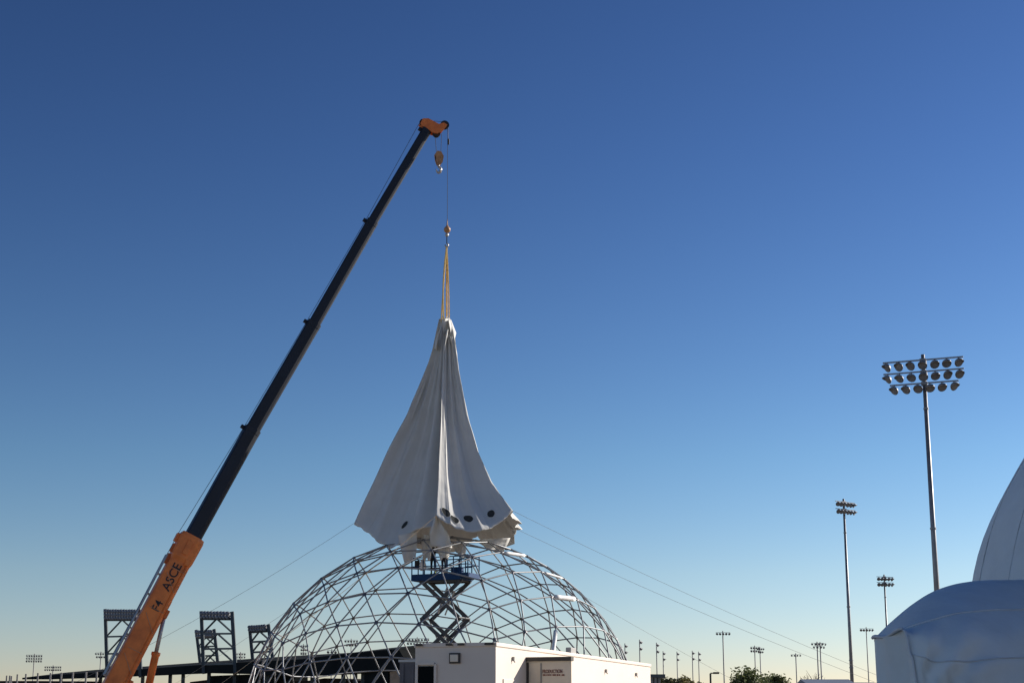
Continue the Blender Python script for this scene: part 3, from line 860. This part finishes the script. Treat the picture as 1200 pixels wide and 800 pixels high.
b = MB(); b.box(TP(EX0 - .012, -.03, EZ / 2 - .02), .03, .06, EZ - .08, TA); b.build('corner_post', M['trim'], er)
txt_c = None
tc_ = V((0, 0, 0))
def on_panel(u, v):
    dd = CF + CR * ((u - 600) / FPX) + CU * ((400 - v) / FPX)
    pp = TP(EX0, 0, 0)
    s_ = (pp - EYE).dot(ta) / dd.dot(ta)
    return EYE + dd * s_
pc = on_panel(647.5, 786.3)
sz_ = .12
to = text_on('PRODUCTION', sz_, pc - ta * .012, -tw, lz, -ta, M['redletter'], er)
wid = max(v_.co.x for v_ in to.data.vertices) - min(v_.co.x for v_ in to.data.vertices)
want = (on_panel(659, 786) - on_panel(636, 786)).length
for v_ in to.data.vertices:
    v_.co.x *= want / wid; v_.co.y *= 1.05
b = MB(); x_ = 0
for k, ww in enumerate((5, 2, 3, 1.6, 0, 6, 3, 2.2, 0, 5)):
    u = 636.4 + x_ * .72
    if ww: b.box(on_panel(u + ww * .3, 790.3) - ta * .012, .01, ww * .62 * want / 23, .035, TA)
    x_ += ww + .7 if ww else 1.4
b.build('small_lettering', M['redletter'], er)

# second trailer, only its roof edge and end show left of the first
P2 = at(468.5, 773, 47)
t2 = empty('storage_container', (P2.x + 1.3, P2.y + 3, 0), 'low grey container standing behind the dark doorway end of the trailer', 'container')
h2z = P2.z
T2 = (V((.97, -.24, 0)), V((.24, .97, 0)), lz)
c2 = V((P2.x, P2.y, 0)) + T2[0] * 1.3 + T2[1] * 3
b = MB(); b.box(c2 + lz * (h2z / 2), 2.6, 6.0, h2z - .06, T2); b.build('wall', M['box'], t2)
b = MB(); b.box(c2 + lz * (h2z - .02), 2.66, 6.06, .07, T2); b.build('roof', M['trailer'], t2)
for k in range(9):
    b = MB(); b.box(c2 - T2[1] * 3.012 + T2[0] * (-1.2 + k * .3) + lz * (h2z / 2), .06, .04, h2z - .2, T2); b.build('rib', M['box'], t2)

# ------------------------------------------------------------------ covered dome with entrance tunnel at the right
NR = 5.42
NC = at(1607, 787, 23)
nd = MB()
rows = []
for i in range(0, 41):
    ph = -0.42 + (math.pi / 2 + 0.42) * i / 40
    row = []
    for k in range(120):
        th = 2 * math.pi * k / 120
        dn = V((math.cos(th) * math.cos(ph), math.sin(th) * math.cos(ph), math.sin(ph)))
        # faint facets: cloth pulled over the tubes underneath
        rr = NR * (1 + .004 * math.sin(th * 10 + 5 * ph) * math.cos(ph * 9)) + .03 * mnoise.noise(dn * 5)
        P = NC + dn * rr
        if ph < 0: P = V((P.x, P.y, P.z))
        P.z = max(P.z, -.02)
        row.append(P)
    rows.append(row)
nd.loft(rows, cap=False)
nroot = empty('covered_dome', (NC.x, NC.y, 0), 'large dome sheathed in taut white vinyl with a bulging entrance tunnel', 'dome tent')
nd.build('dome_skin', M['cover'], nroot, smooth=True)
# tunnel: curves running from the mouth rim into the dome, from the far foot over the crown to the near foot
def foot(p, dx=0, dy=0): return V((p.x + dx, p.y + dy, -.02))
crest = [at(u, v, Y) for u, v, Y in ((1024.5, 748, 19.7), (1042, 730.5, 19.75), (1070, 707, 19.9), (1100, 690, 20.1), (1140, 680.5, 20.5), (1190, 679, 21.2), (1260, 679, 22.4))]
mid1 = [at(u, v, Y) for u, v, Y in ((1040, 747, 19.15), (1062, 729, 19.1), (1088, 715, 19.1), (1115, 705, 19.2), (1150, 700, 19.5), (1200, 700, 20.0), (1275, 700, 21.2))]
eave = [at(u, v, Y) for u, v, Y in ((1059, 737.5, 18.6), (1078, 741, 18.45), (1102, 741, 18.4), (1130, 738, 18.45), (1165, 735, 18.7), (1215, 733, 19.2), (1290, 732, 20.4))]
wall1 = [at(u, v, Y) for u, v, Y in ((1066, 762, 18.5), (1086, 769, 18.3), (1110, 771, 18.2), (1140, 770, 18.25), (1175, 768, 18.5), (1225, 766, 19.0), (1300, 765, 20.2))]
wall2 = [at(u, v, Y) for u, v, Y in ((1074, 800, 18.45), (1094, 804, 18.25), (1118, 806, 18.15), (1148, 806, 18.2), (1183, 805, 18.45), (1233, 804, 18.95), (1308, 803, 20.1))]
near_foot = [foot(p, .12, -.08) for p in wall2]
back1 = [p + V((.22, .75, -.22)) for p in crest]
back2 = [p + V((.42, 1.25, -1.0)) for p in crest]
far_foot = [foot(p, .55, 1.4) for p in crest]
ctrl = [far_foot, back2, back1, crest, mid1, eave, wall1, wall2, near_foot]
def cr_(p0, p1, p2, p3, t):
    return .5 * ((2 * p1) + (p2 - p0) * t + (2 * p0 - 5 * p1 + 4 * p2 - p3) * t * t + (3 * p1 - p0 - 3 * p2 + p3) * t ** 3)
def spline(pts, s):
    n_ = len(pts) - 1; s = min(max(s, 0), n_ - 1e-6); k = int(s); t = s - k
    g = lambda q: pts[min(max(q, 0), n_)]
    return cr_(g(k - 1), g(k), g(k + 1), g(k + 2), t)
NA, NB_ = 56, 90
def tun_pt(sa, sb):
    p = spline([spline(c, sb) for c in ctrl], sa)
    wv = .06 * mnoise.noise(V((p.x * 1.4, p.y * 1.4, p.z * 1.1))) + .012 * mnoise.noise(V((p.x * 4, p.y * 4, p.z * 3)))
    # drag wrinkles fanning out from the laced near corner
    dx = p.x - eave[0].x; dz = p.z - eave[0].z
    ang = math.atan2(dz + 1.2, dx + .2); rr_ = math.hypot(dx, dz + .9)
    wr = .06 * math.sin(ang * 22) * math.exp(-((rr_ - .55) / .55) ** 2) if sa > 4.6 else 0
    return p + V((0, -1, .15)) * (wv + wr) * min(1, sb * 1.5)
vt = MB(); vt.loft([[tun_pt((len(ctrl) - 1) * a_ / NA, 6 * b_ / NB_) for b_ in range(NB_ + 1)] for a_ in range(NA + 1)], close=False, cap=False)
vt.build('entrance_tunnel', M['cover'], nroot, smooth=True)
# closed mouth: cloth end wall between the far edge and the laced near edge
rim = [tun_pt((len(ctrl) - 1) * a_ / NA, 0) for a_ in range(NA + 1)]
k3 = int(NA * 3 / 8)
mp = MB(); rows_m = []
topc = rim[k3:k3 + int(NA * 2 / 8) + 1]                    # from crest corner to eave corner
edge = rim[k3 + int(NA * 2 / 8):]
far_ = V((crest[0].x + .03, crest[0].y + .05, -.02))
for i in range(25):
    f = i / 24
    ei = f * (len(edge) - 1); e0 = min(int(ei), len(edge) - 2)
    pn_ = edge[e0].lerp(edge[e0 + 1], ei - e0); pf_ = topc[0].lerp(far_, f)
    row = []
    for j, p in enumerate(topc):
        g_ = j / (len(topc) - 1)
        q = pf_.lerp(pn_, g_) + (p - topc[0].lerp(topc[-1], g_)) * (1 - f)
        bow = .10 * math.sin(math.pi * g_) * math.sin(math.pi * min(1, f * 1.2)) + .05 * math.sin(g_ * 9 + f * 4) * math.sin(math.pi * g_)
        row.append(q + V((bow, bow * .3, 0)))
    rows_m.append(row)
mp.loft(rows_m, close=False, cap=False)
mp.build('mouth_panel', M['cover'], nroot, smooth=True)
lip = MB(); lip.tube([p + V((-.02, -.01, .01)) for p in topc], .02, 8, True); lip.build('rim_lip', M['seam'], nroot, smooth=True)
edge = rim[k3 + int(NA * 2 / 8):]
lip = MB(); lip.tube([p + V((-.01, -.025, 0)) for p in edge], .014, 8, True); lip.build('lacing_seam', M['seam'], nroot, smooth=True)

for sa_ in (4.45, 6.15):
    sm_ = MB(); sm_.tube([tun_pt(sa_, 6 * k / 60) + V((0, -.008, .004)) for k in range(61)], .008, 5); sm_.build('welded_seam', M['seam'], nroot, smooth=True)
for k in range(24):
    th = 2 * math.pi * (k + .62) / 24
    pts = []
    for q in range(31):
        ph = math.pi / 2 * .98 * q / 30
        dn = V((math.cos(th) * math.cos(ph), math.sin(th) * math.cos(ph), math.sin(ph)))
        pts.append(NC + dn * (NR * (1 + .004 * math.sin(th * 10 + 5 * ph) * math.cos(ph * 9)) + .03 * mnoise.noise(dn * 5) + .004))
    sm_ = MB(); sm_.tube(pts, .006, 5); sm_.build('welded_seam', M['seam'], nroot, smooth=True)

# ------------------------------------------------------------------ field light poles
def bowl(r, name, m):
    b = MB(); b.lathe((0, 0, 0), (0, -1, 0), [(-.62 * r, .22 * r), (-.60 * r, .42 * r), (-.36 * r, .74 * r), (0, 1.0 * r), (.22 * r, 1.04 * r), (.22 * r, .96 * r), (.02 * r, .9 * r), (-.06 * r, .2 * r)], 14)
    # visor over the upper half of the mouth
    n = 9
    a1 = [V((math.cos(math.pi * k / (n - 1)) * 1.04 * r, -.22 * r, math.sin(math.pi * k / (n - 1)) * 1.04 * r)) for k in range(n)]
    a2 = [V((p.x * .98, -.22 * r - .75 * r * math.sin(math.pi * k / (n - 1)), p.z * .98)) for k, p in enumerate(a1)]
    a3 = [p * .97 for p in a2]; a4 = [V((p.x * .96, p.y, p.z * .96)) for p in a1]
    b.loft([a1, a2, a3, a4], close=False)
    me = b.mesh(name, smooth=True); me.materials.append(m)
    return me
BOWL = bowl(.30, 'luminaire', M['lamp'])
lensb = MB(); lensb.lathe((0, 0, 0), (0, -1, 0), [(.05, .02), (.06, .26), (.07, .26), (.075, .02)], 12)
LENS = lensb.mesh('lens'); LENS.materials.append(M['lens'])
def light_pole(u, v, H, rows, label, spacing=.78, rowgap=.8, yaw=0.0, group=None, r0=.22, r1=.12, seed=0, detail=True, aim=0.0, scale=1.0, roll=0.0, fan=.5):
    rnd = random.Random(seed)
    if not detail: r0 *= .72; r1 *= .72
    d_ = CF + CR * ((u - 600) / FPX) + CU * ((400 - v) / FPX)
    top = EYE + d_ * ((H - EYE.z) / d_.z)
    base = V((top.x, top.y, 0))
    root = empty('light_pole', base, label, 'light pole', group)
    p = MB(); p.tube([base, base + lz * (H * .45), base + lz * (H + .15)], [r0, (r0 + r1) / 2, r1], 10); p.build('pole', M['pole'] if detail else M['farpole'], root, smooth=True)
    cx = V((math.cos(yaw), math.sin(yaw), 0)); cyv = V((-cx.y, cx.x, 0))
    for ri, nl in enumerate(rows):
        z = H - .25 * scale - ri * rowgap * scale
        Lh = (nl - 1) / 2 * spacing * scale + .3 * scale
        a_ = base + lz * z - cyv * (r1 + .08)
        cm = MB(); cm.bar(a_ - cx * Lh - lz * (math.sin(roll) * Lh), a_ + cx * Lh + lz * (math.sin(roll) * Lh), .09 * scale, .09 * scale)
        if detail:
            cm.box(base + lz * z, r1 * 2 + .16, r1 * 2 + .16, .22, (cx, cyv, lz))
        arm = cm.build('crossarm', M['pole'], root)
        for k in range(nl):
            x = (k - (nl - 1) / 2) * spacing * scale
            c = a_ + cx * x - lz * (.36 * scale) + lz * (math.sin(roll) * x) - cyv * .12
            o = link('luminaire', BOWL, None, root)
            hdg = aim + (x / max(Lh, .1)) * fan + rnd.uniform(-.25, .25)
            o.rotation_euler = Euler((R(-rnd.uniform(26, 44)), 0, yaw + hdg), 'XYZ')
            o.rotation_euler = Euler((R(rnd.uniform(24, 42)), 0, yaw + hdg), 'XYZ')
            o.location = c - base; o.scale = (scale,) * 3
            if detail:
                ls = link('lens', LENS, None, o); 
                yk = MB(); yk.bar(c + lz * (.36 * scale), c + lz * .12 * scale, .05 * scale, .05 * scale); yk.build('yoke', M['pole'], root)
    if detail:
        for hz in (.30, .33, .55, .86):
            cb_ = MB(); rr_ = r0 + (r1 - r0) * hz + .015; cb_.lathe(base + lz * (H * hz), lz, [(0, rr_ - .02), (0, rr_ + .02), (.12, rr_ + .02), (.12, rr_ - .02)], 10); cb_.build('collar_band', M['pole'], root)
        jb = MB(); jb.box(base + lz * (H * .22) + V((.3, 0, 0)), .3, .3, .7); jb.build('ballast_box', M['pole'], root)
    return root
light_pole(1081.5, 418, 25, [7, 7, 6], 'tall floodlight pole with three rows of lamps behind the vinyl tunnel', .755, .77, yaw=R(-22), r0=.22, r1=.12, seed=3, fan=.9)
light_pole(988.5, 586, 24, [6, 6], 'slim dark floodlight pole with two packed rows of lamps above the blue-grey shed', .62, .95, yaw=R(38), r0=.21, r1=.11, seed=4, scale=.8)
light_pole(1036, 674, 24, [5, 5], 'floodlight pole with two rows of five lamps rising behind the tunnel mouth', .62, .9, yaw=R(20), r0=.20, r1=.12, seed=5, scale=.95)
light_pole(1015, 735, 24, [5], 'floodlight pole with one row of lamps close beside the tunnel mouth', .7, .9, yaw=R(10), r0=.22, r1=.15, seed=6, detail=False)
light_pole(847, 739.5, 24, [5], 'floodlight pole with a single row, between the small street lamp and the trees', .75, .9, yaw=R(5), r0=.25, r1=.2, seed=7, detail=False)
light_pole(884.3, 756.5, 24, [4, 4], 'floodlight pole directly above the dense green tree, left of a pair', .7, .9, yaw=R(5), r0=.25, r1=.2, seed=8, detail=False)
light_pole(890.5, 758, 25, [4, 3], 'floodlight pole between two trees, right of a pair', .7, .9, yaw=R(25), r0=.25, r1=.2, seed=9, detail=False)
light_pole(932.5, 765.5, 24, [4], 'lone short-looking floodlight pole right of the olive tree', .9, .9, yaw=0, r0=.3, r1=.24, seed=10, detail=False)
light_pole(957.5, 752, 25, [4, 3], 'floodlight pole rising above the shed roof, left of two touching poles', 1.0, .9, yaw=0, r0=.32, r1=.25, seed=11, detail=False)
light_pole(961, 752.5, 26, [4, 3], 'floodlight pole rising above the shed roof, right of two touching poles', 1.0, .9, yaw=0, r0=.32, r1=.25, seed=12, detail=False)
side = 'pole with floodlights seen edge-on beyond the far end of the trailer'
for k, (u, v) in enumerate(((732.3, 754), (749.5, 749.5), (769.3, 753), (777, 763), (793.3, 763.5), (811.3, 762.5), (818.6, 763.5))):
    light_pole(u, v, 24, [3, 3], side, .75, 1.5, yaw=R(72), r0=.27, r1=.2, seed=20 + k, detail=False, scale=1.15, group='poles with edge-on floodlights beyond the trailer')
light_pole(40.5, 766, 24, [7, 7, 7], 'floodlight pole with a dense three-row panel beyond the stadium roof end', .75, .85, yaw=R(5), r0=.3, r1=.22, seed=31, detail=False)
light_pole(62.5, 779.5, 22, [8, 8], 'low floodlight pole with a wide two-row panel just above the stadium roof', .75, .9, yaw=0, r0=.3, r1=.25, seed=32, detail=False)
light_pole(118.5, 763.5, 24, [5, 4], 'floodlight pole beside the post of the light tower left of the boom', .75, 1.0, yaw=0, r0=.28, r1=.22, seed=33, detail=False)
light_pole(282, 764, 24, [4, 4, 4], 'floodlight pole between two light towers on the stadium roof', .8, .95, yaw=R(20), r0=.26, r1=.2, seed=34, detail=False)
light_pole(355.7, 754.5, 24, [3, 3, 3], 'narrow three-row floodlight pole seen through the left of the dome frame', .6, 1.0, yaw=R(20), r0=.2, r1=.16, seed=35, detail=False)
light_pole(411.7, 748.5, 24, [5, 4], 'floodlight pole seen through the dome frame above the stadium roof', .75, 1.0, yaw=R(5), r0=.2, r1=.16, seed=36, detail=False)
light_pole(389, 760.5, 18, [3], 'short lamp pole with one row of lamps seen through the dome frame', .8, 1.0, yaw=R(5), r0=.2, r1=.16, seed=37, detail=False)
light_pole(489, 746.5, 24, [8, 7], 'wide floodlight pole seen through the dome beside the trailer roof', .8, 1.0, yaw=R(5), r0=.2, r1=.16, seed=38, detail=False)
# street lamp
sb = at(832.5, 788.5, 120); sbase = V((sb.x, sb.y, 0))
sr = empty('street_lamp', sbase, 'short street lamp with one flat head beside the olive shrubs', 'street lamp')
p = MB(); p.tube([sbase, sbase + lz * sb.z], .07, 8); p.build('pole', M['trim'], sr)
p = MB(); p.box(sbase + lz * (sb.z + .02) + V((.18, 0, 0)), .36, .1, .08); p.box(sbase + lz * (sb.z + .03) + V((.42, 0, 0)), .42, .34, .13); p.build('lamp_head', M['trim'], sr, bevel=.02)

# ------------------------------------------------------------------ trees and shrubs at the right
def tree(name, u, v, Y, crx, crz, label, m, n=1500, leaf=.16, seed=1, group=None, bare=False, cat='tree', lump=7):
    rnd = random.Random(seed)
    top = at(u, v, Y); base = V((top.x, top.y, 0)); H = top.z
    root = empty(name, base, label, cat, group)
    tk = MB()
    cz = H - crz
    tk.tube([base, base + lz * (cz * .5) + V((.1, 0, 0)), base + lz * cz], [.2, .15, .08], 8)
    tips = []
    for k in range(lump):
        a_ = rnd.uniform(0, 6.28); e_ = rnd.uniform(.05, 1.35)
        d_ = V((math.cos(a_) * math.cos(e_) * crx, math.sin(a_) * math.cos(e_) * crx, math.sin(e_) * crz)) * rnd.uniform(.55, .85)
        st = base + lz * (cz * rnd.uniform(.6, 1.0)); e2 = base + lz * cz + d_
        tk.tube([st, st.lerp(e2, .55) + V((0, 0, -.1)), e2], [.08, .05, .015], 6)
        tips.append((e2, rnd.uniform(.28, .48) * min(crx, crz)))
        if bare:
            for q in range(5):
                e3 = e2 + V((rnd.uniform(-.6, .6), rnd.uniform(-.4, .4), rnd.uniform(.1, .8))); tk.tube([st.lerp(e2, .7), e3], [.03, .01], 4)
    tk.build('trunk', M['bark'], root)
    cm = MB()
    for k in range(n):
        c, rr = tips[rnd.randrange(len(tips))]
        d_ = V((rnd.gauss(0, 1), rnd.gauss(0, 1), rnd.gauss(0, .8))); d_ = d_.normalized() * (rnd.random() ** .45) * rr * rnd.choice((1, 1, 1, 1.35))
        p_ = c + d_
        x_ = V((rnd.uniform(-1, 1), rnd.uniform(-1, 1), rnd.uniform(-.6, .6))).normalized(); y_ = x_.cross(V((rnd.uniform(-1, 1), rnd.uniform(-1, 1), rnd.uniform(-1, 1)))).normalized()
        s_ = leaf * rnd.uniform(.6, 1.3)
        cm.add([p_ - x_ * s_, p_ + y_ * s_ * .45, p_ + x_ * s_, p_ - y_ * s_ * .45], [(0, 1, 2, 3)])
    me = bpy.data.meshes.new('crown'); me.from_pydata([q - base for q in cm.v], [], cm.f)
    o = link('crown', me, m, root); o['kind'] = 'stuff'
    return root
tree('tree', 877, 781, 120, 1.7, 2.0, 'dense dark green tree under the pair of floodlight poles', M['leaf'], 2600, .16, 5, lump=16)
tree('tree', 907, 789, 130, 1.9, 1.7, 'paler round green tree right of the dense dark tree', M['leaf'], 2000, .16, 6, lump=14)
shr = 'olive green shrub beside the dark box at the end of the trailer'
for k, (u, v) in enumerate(((778, 792), (785, 790.5), (796, 793.5), (803, 790), (813, 792))):
    tree('shrub', u, v, 95, .75, 1.3, shr, M['leaf2'], 900, .11, 40 + k, 'olive shrubs beyond the trailer', cat='shrub', lump=9)
tree('bare_tree', 954, 787.5, 140, 1.3, 1.4, 'small bare leafless tree behind the shed', M['leaf2'], 60, .10, 61, bare=True, lump=8)

# shed with low roof, dark box
def building(name, u0, v0, u1, v1, Y, depth, label, roofm, wallm, rise=.35, cat='shed'):
    a_, b_ = at(u0, v0, Y), at(u1, v1, Y)
    root = empty(name, ((a_.x + b_.x) / 2, Y, 0), label, cat)
    h = (a_.z + b_.z) / 2; Lx = b_.x - a_.x
    c = V(((a_.x + b_.x) / 2, Y + depth / 2, 0))
    w_ = MB(); w_.box(c + lz * ((h - rise) / 2), Lx, depth, h - rise); w_.build('wall', wallm, root)
    r_ = MB()
    y0, y1, ym = Y - .25, Y + depth + .25, Y + depth / 2
    for s0, s1 in ((-Lx / 2 - .2, Lx / 2 + .2),):
        pr = [(y0, h - rise), (ym, h), (y1, h - rise), (y1, h - rise - .12), (y0, h - rise - .12)]
        r_.loft([[V((c.x + s, y, z)) for y, z in pr] for s in (s0, s1)])
    r_.build('roof', roofm, root)
    n = max(2, int(Lx / 1.2))
    for k in range(n + 1):
        s_ = MB(); s_.box(V((c.x - Lx / 2 + k * Lx / n, Y - .012, (h - rise) / 2)), .08, .05, h - rise - .1); s_.build('siding_batten', M['pole'], root)
    return root
building('shed', 955, 792.2, 1001, 795, 62, 4, 'blue-grey shed with low roof in front of the touching floodlight poles', M['shed'], M['shed'])
building('shed', 1010, 797.5, 1030, 797.5, 75, 4, 'pale low shed beside the tunnel mouth', M['greytrim'], M['greytrim'])
building('utility_box', 763.5, 789, 772.5, 789, 61, 1.2, 'dark box standing against the far end of the trailer', M['ststeel'], M['ststeel'], rise=.02, cat='box')

# ------------------------------------------------------------------ stadium at the left
SA, SB = V((-16, 222, 0)), V((-108, 352, 0))
def st_at(u, v):
    # point on the vertical plane through SA-SB seen at pixel (u, v)
    d_ = CF + CR * ((u - 600) / FPX) + CU * ((400 - v) / FPX)
    n_ = V(((SB - SA).y, -(SB - SA).x, 0)).normalized()
    return EYE + d_ * ((SA - EYE).dot(n_) / d_.dot(n_))
sn = V(((SB - SA).y, -(SB - SA).x, 0)).normalized()
if sn.y < 0: sn = -sn                         # away from the viewer
base_st = SA.lerp(SB, .5)
st = empty('stadium_grandstand', base_st, 'dark grandstand with long flat roof behind the crane and the dome', 'stadium')
tops = [(26, 793.5), (60, 790.5), (120, 786.5), (185, 782), (245, 777.8), (300, 774.5), (350, 772), (395, 766.5), (440, 762), (467, 759.5)]
bots = [(26, 795.5), (60, 795.5), (120, 793.5), (185, 791), (245, 788.2), (300, 789.5), (350, 792.3), (395, 790), (440, 785), (470, 784)]
rg = []
for (u, v), (u2, v2) in zip(tops, bots):
    a_ = st_at(u, v); b_ = st_at(u2, v2)
    rg.append([b_, a_, a_ + sn * 9 + lz * 1.2, b_ + sn * 9 + lz * .5])
e_ = st_at(479, 783.5)
rg.append([e_, e_ + lz * .3, e_ + lz * .3 + sn * 9, e_ + sn * 9])
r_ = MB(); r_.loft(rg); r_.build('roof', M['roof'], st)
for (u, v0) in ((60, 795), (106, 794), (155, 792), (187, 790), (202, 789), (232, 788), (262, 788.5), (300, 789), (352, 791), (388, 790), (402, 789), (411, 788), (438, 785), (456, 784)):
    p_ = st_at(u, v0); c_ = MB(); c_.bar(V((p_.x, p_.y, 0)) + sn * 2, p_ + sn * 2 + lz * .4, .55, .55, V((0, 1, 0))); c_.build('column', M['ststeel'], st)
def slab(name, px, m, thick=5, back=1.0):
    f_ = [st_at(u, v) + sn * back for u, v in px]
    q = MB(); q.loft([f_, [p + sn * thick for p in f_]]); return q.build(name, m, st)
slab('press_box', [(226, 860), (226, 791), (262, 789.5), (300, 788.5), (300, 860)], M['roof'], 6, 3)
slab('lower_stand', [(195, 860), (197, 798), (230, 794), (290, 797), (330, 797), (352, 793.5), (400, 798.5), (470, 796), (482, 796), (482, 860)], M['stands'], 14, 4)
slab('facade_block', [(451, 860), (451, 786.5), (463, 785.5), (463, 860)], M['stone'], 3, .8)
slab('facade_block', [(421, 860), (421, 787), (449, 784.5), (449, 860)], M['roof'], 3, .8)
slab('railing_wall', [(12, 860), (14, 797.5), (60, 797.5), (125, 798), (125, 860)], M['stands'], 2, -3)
# light towers standing on the roof
def tower(pl, pr, bl, br, lamps, label, back, rows, ncol, wpost=.9, nbar=3):
    def sp_(u, v): 
        p = st_at(u, v); dd = (p - EYE); return EYE + dd * back
    TL_, TR_, BL_, BR_ = sp_(*pl), sp_(*pr), sp_(*bl), sp_(*br)
    root = empty('light_tower', (BL_ + BR_) / 2, label, 'light tower')
    BLx = BL_ + (BL_ - TL_).normalized() * 1.5; BRx = BR_ + (BR_ - TR_).normalized() * 1.5
    for a_, b_ in ((BLx, TL_), (BRx, TR_)):
        p = MB(); p.bar(a_, b_, wpost, wpost, V((0, 1, 0))); p.build('post', M['ststeel'], root)
    fr = lamps                                        # fraction of height taken by the lamp rack
    def pt(s, f): return (BL_.lerp(TL_, f)).lerp(BR_.lerp(TR_, f), s)
    zt = 1 - fr
    levels = [0.0] + [zt * k / nbar for k in range(1, nbar)] + [zt]
    for k, f in enumerate(levels):
        b_ = MB(); b_.bar(pt(0, f), pt(1, f), .3, .3 if k < nbar else .5); b_.build('cross_beam', M['ststeel'], root)
    for k in range(nbar):
        f0, f1 = levels[k], levels[k + 1]
        for s in (0, 1):
            b_ = MB(); b_.bar(pt(s, f0), pt(.5, f1), .22, .22); b_.build('brace', M['ststeel'], root)
    for r_i in range(rows):
        f = zt + fr * (r_i + .75) / rows
        b_ = MB(); b_.bar(pt(0, f), pt(1, f), .14, .14); b_.build('lamp_rail', M['ststeel'], root)
        for k in range(ncol):
            c = pt((k + .8) / (ncol + .6), f - fr * .3 / rows) - sn * .3
            o = link('luminaire', BOWL, None, root); o.location = c - origin(root)
            sc_ = min(1.5, (TR_ - TL_).length / ncol / .72); o.scale = (sc_, sc_, sc_)
            o.rotation_euler = Euler((R(random.uniform(20, 35)), 0, math.pi + random.uniform(-.2, .2) + .6), 'XYZ')
    return root
tower((123.5, 713.5), (163, 714), (125.5, 786), (164.5, 783), .17, 'light tower partly hidden behind the orange boom base', 1.0, 3, 12, .58, 3)
tower((236, 716), (272, 716.5), (238.5, 778), (275.5, 777), .135, 'tallest light tower standing clear on the stadium roof', 1.0, 2, 9, .55, 3)
tower((230, 738), (251, 737), (235, 779), (255.5, 778), .22, 'smaller light tower overlapping the left post of the tallest tower', 1.25, 2, 8, .6, 3)
tower((292.5, 733), (314.5, 731.5), (296.5, 776), (320, 775), .16, 'light tower at the left edge of the dome frame', 1.06, 2, 7, .52, 3)

# fence at the far left
fa = [(8, 791, 150), (11.5, 791, 149), (13.5, 791.5, 148), (20.5, 789.5, 146), (30.5, 789, 143), (44.5, 788, 139), (59.3, 788, 135), (72, 787.5, 131), (85.6, 787, 127), (101, 786.8, 123), (113.5, 786.5, 120), (127, 786, 117)]
fp = [at(*q) for q in fa]
froot = empty('tall_fence', V((fp[5].x, fp[5].y, 0)), 'tall fence of thin steel posts and wires in front of the grandstand end', 'fence')
for p_ in fp:
    q = MB(); q.tube([(p_.x, p_.y, 0), p_], .075, 6); q.build('post', M['fence'], froot)
for hgt in (.0, .55, 1.1):
    q = MB(); q.tube([V((p_.x, p_.y, p_.z - 1.1 - hgt)) for p_ in fp], .025, 4); q.build('rail_wire', M['fence'], froot)
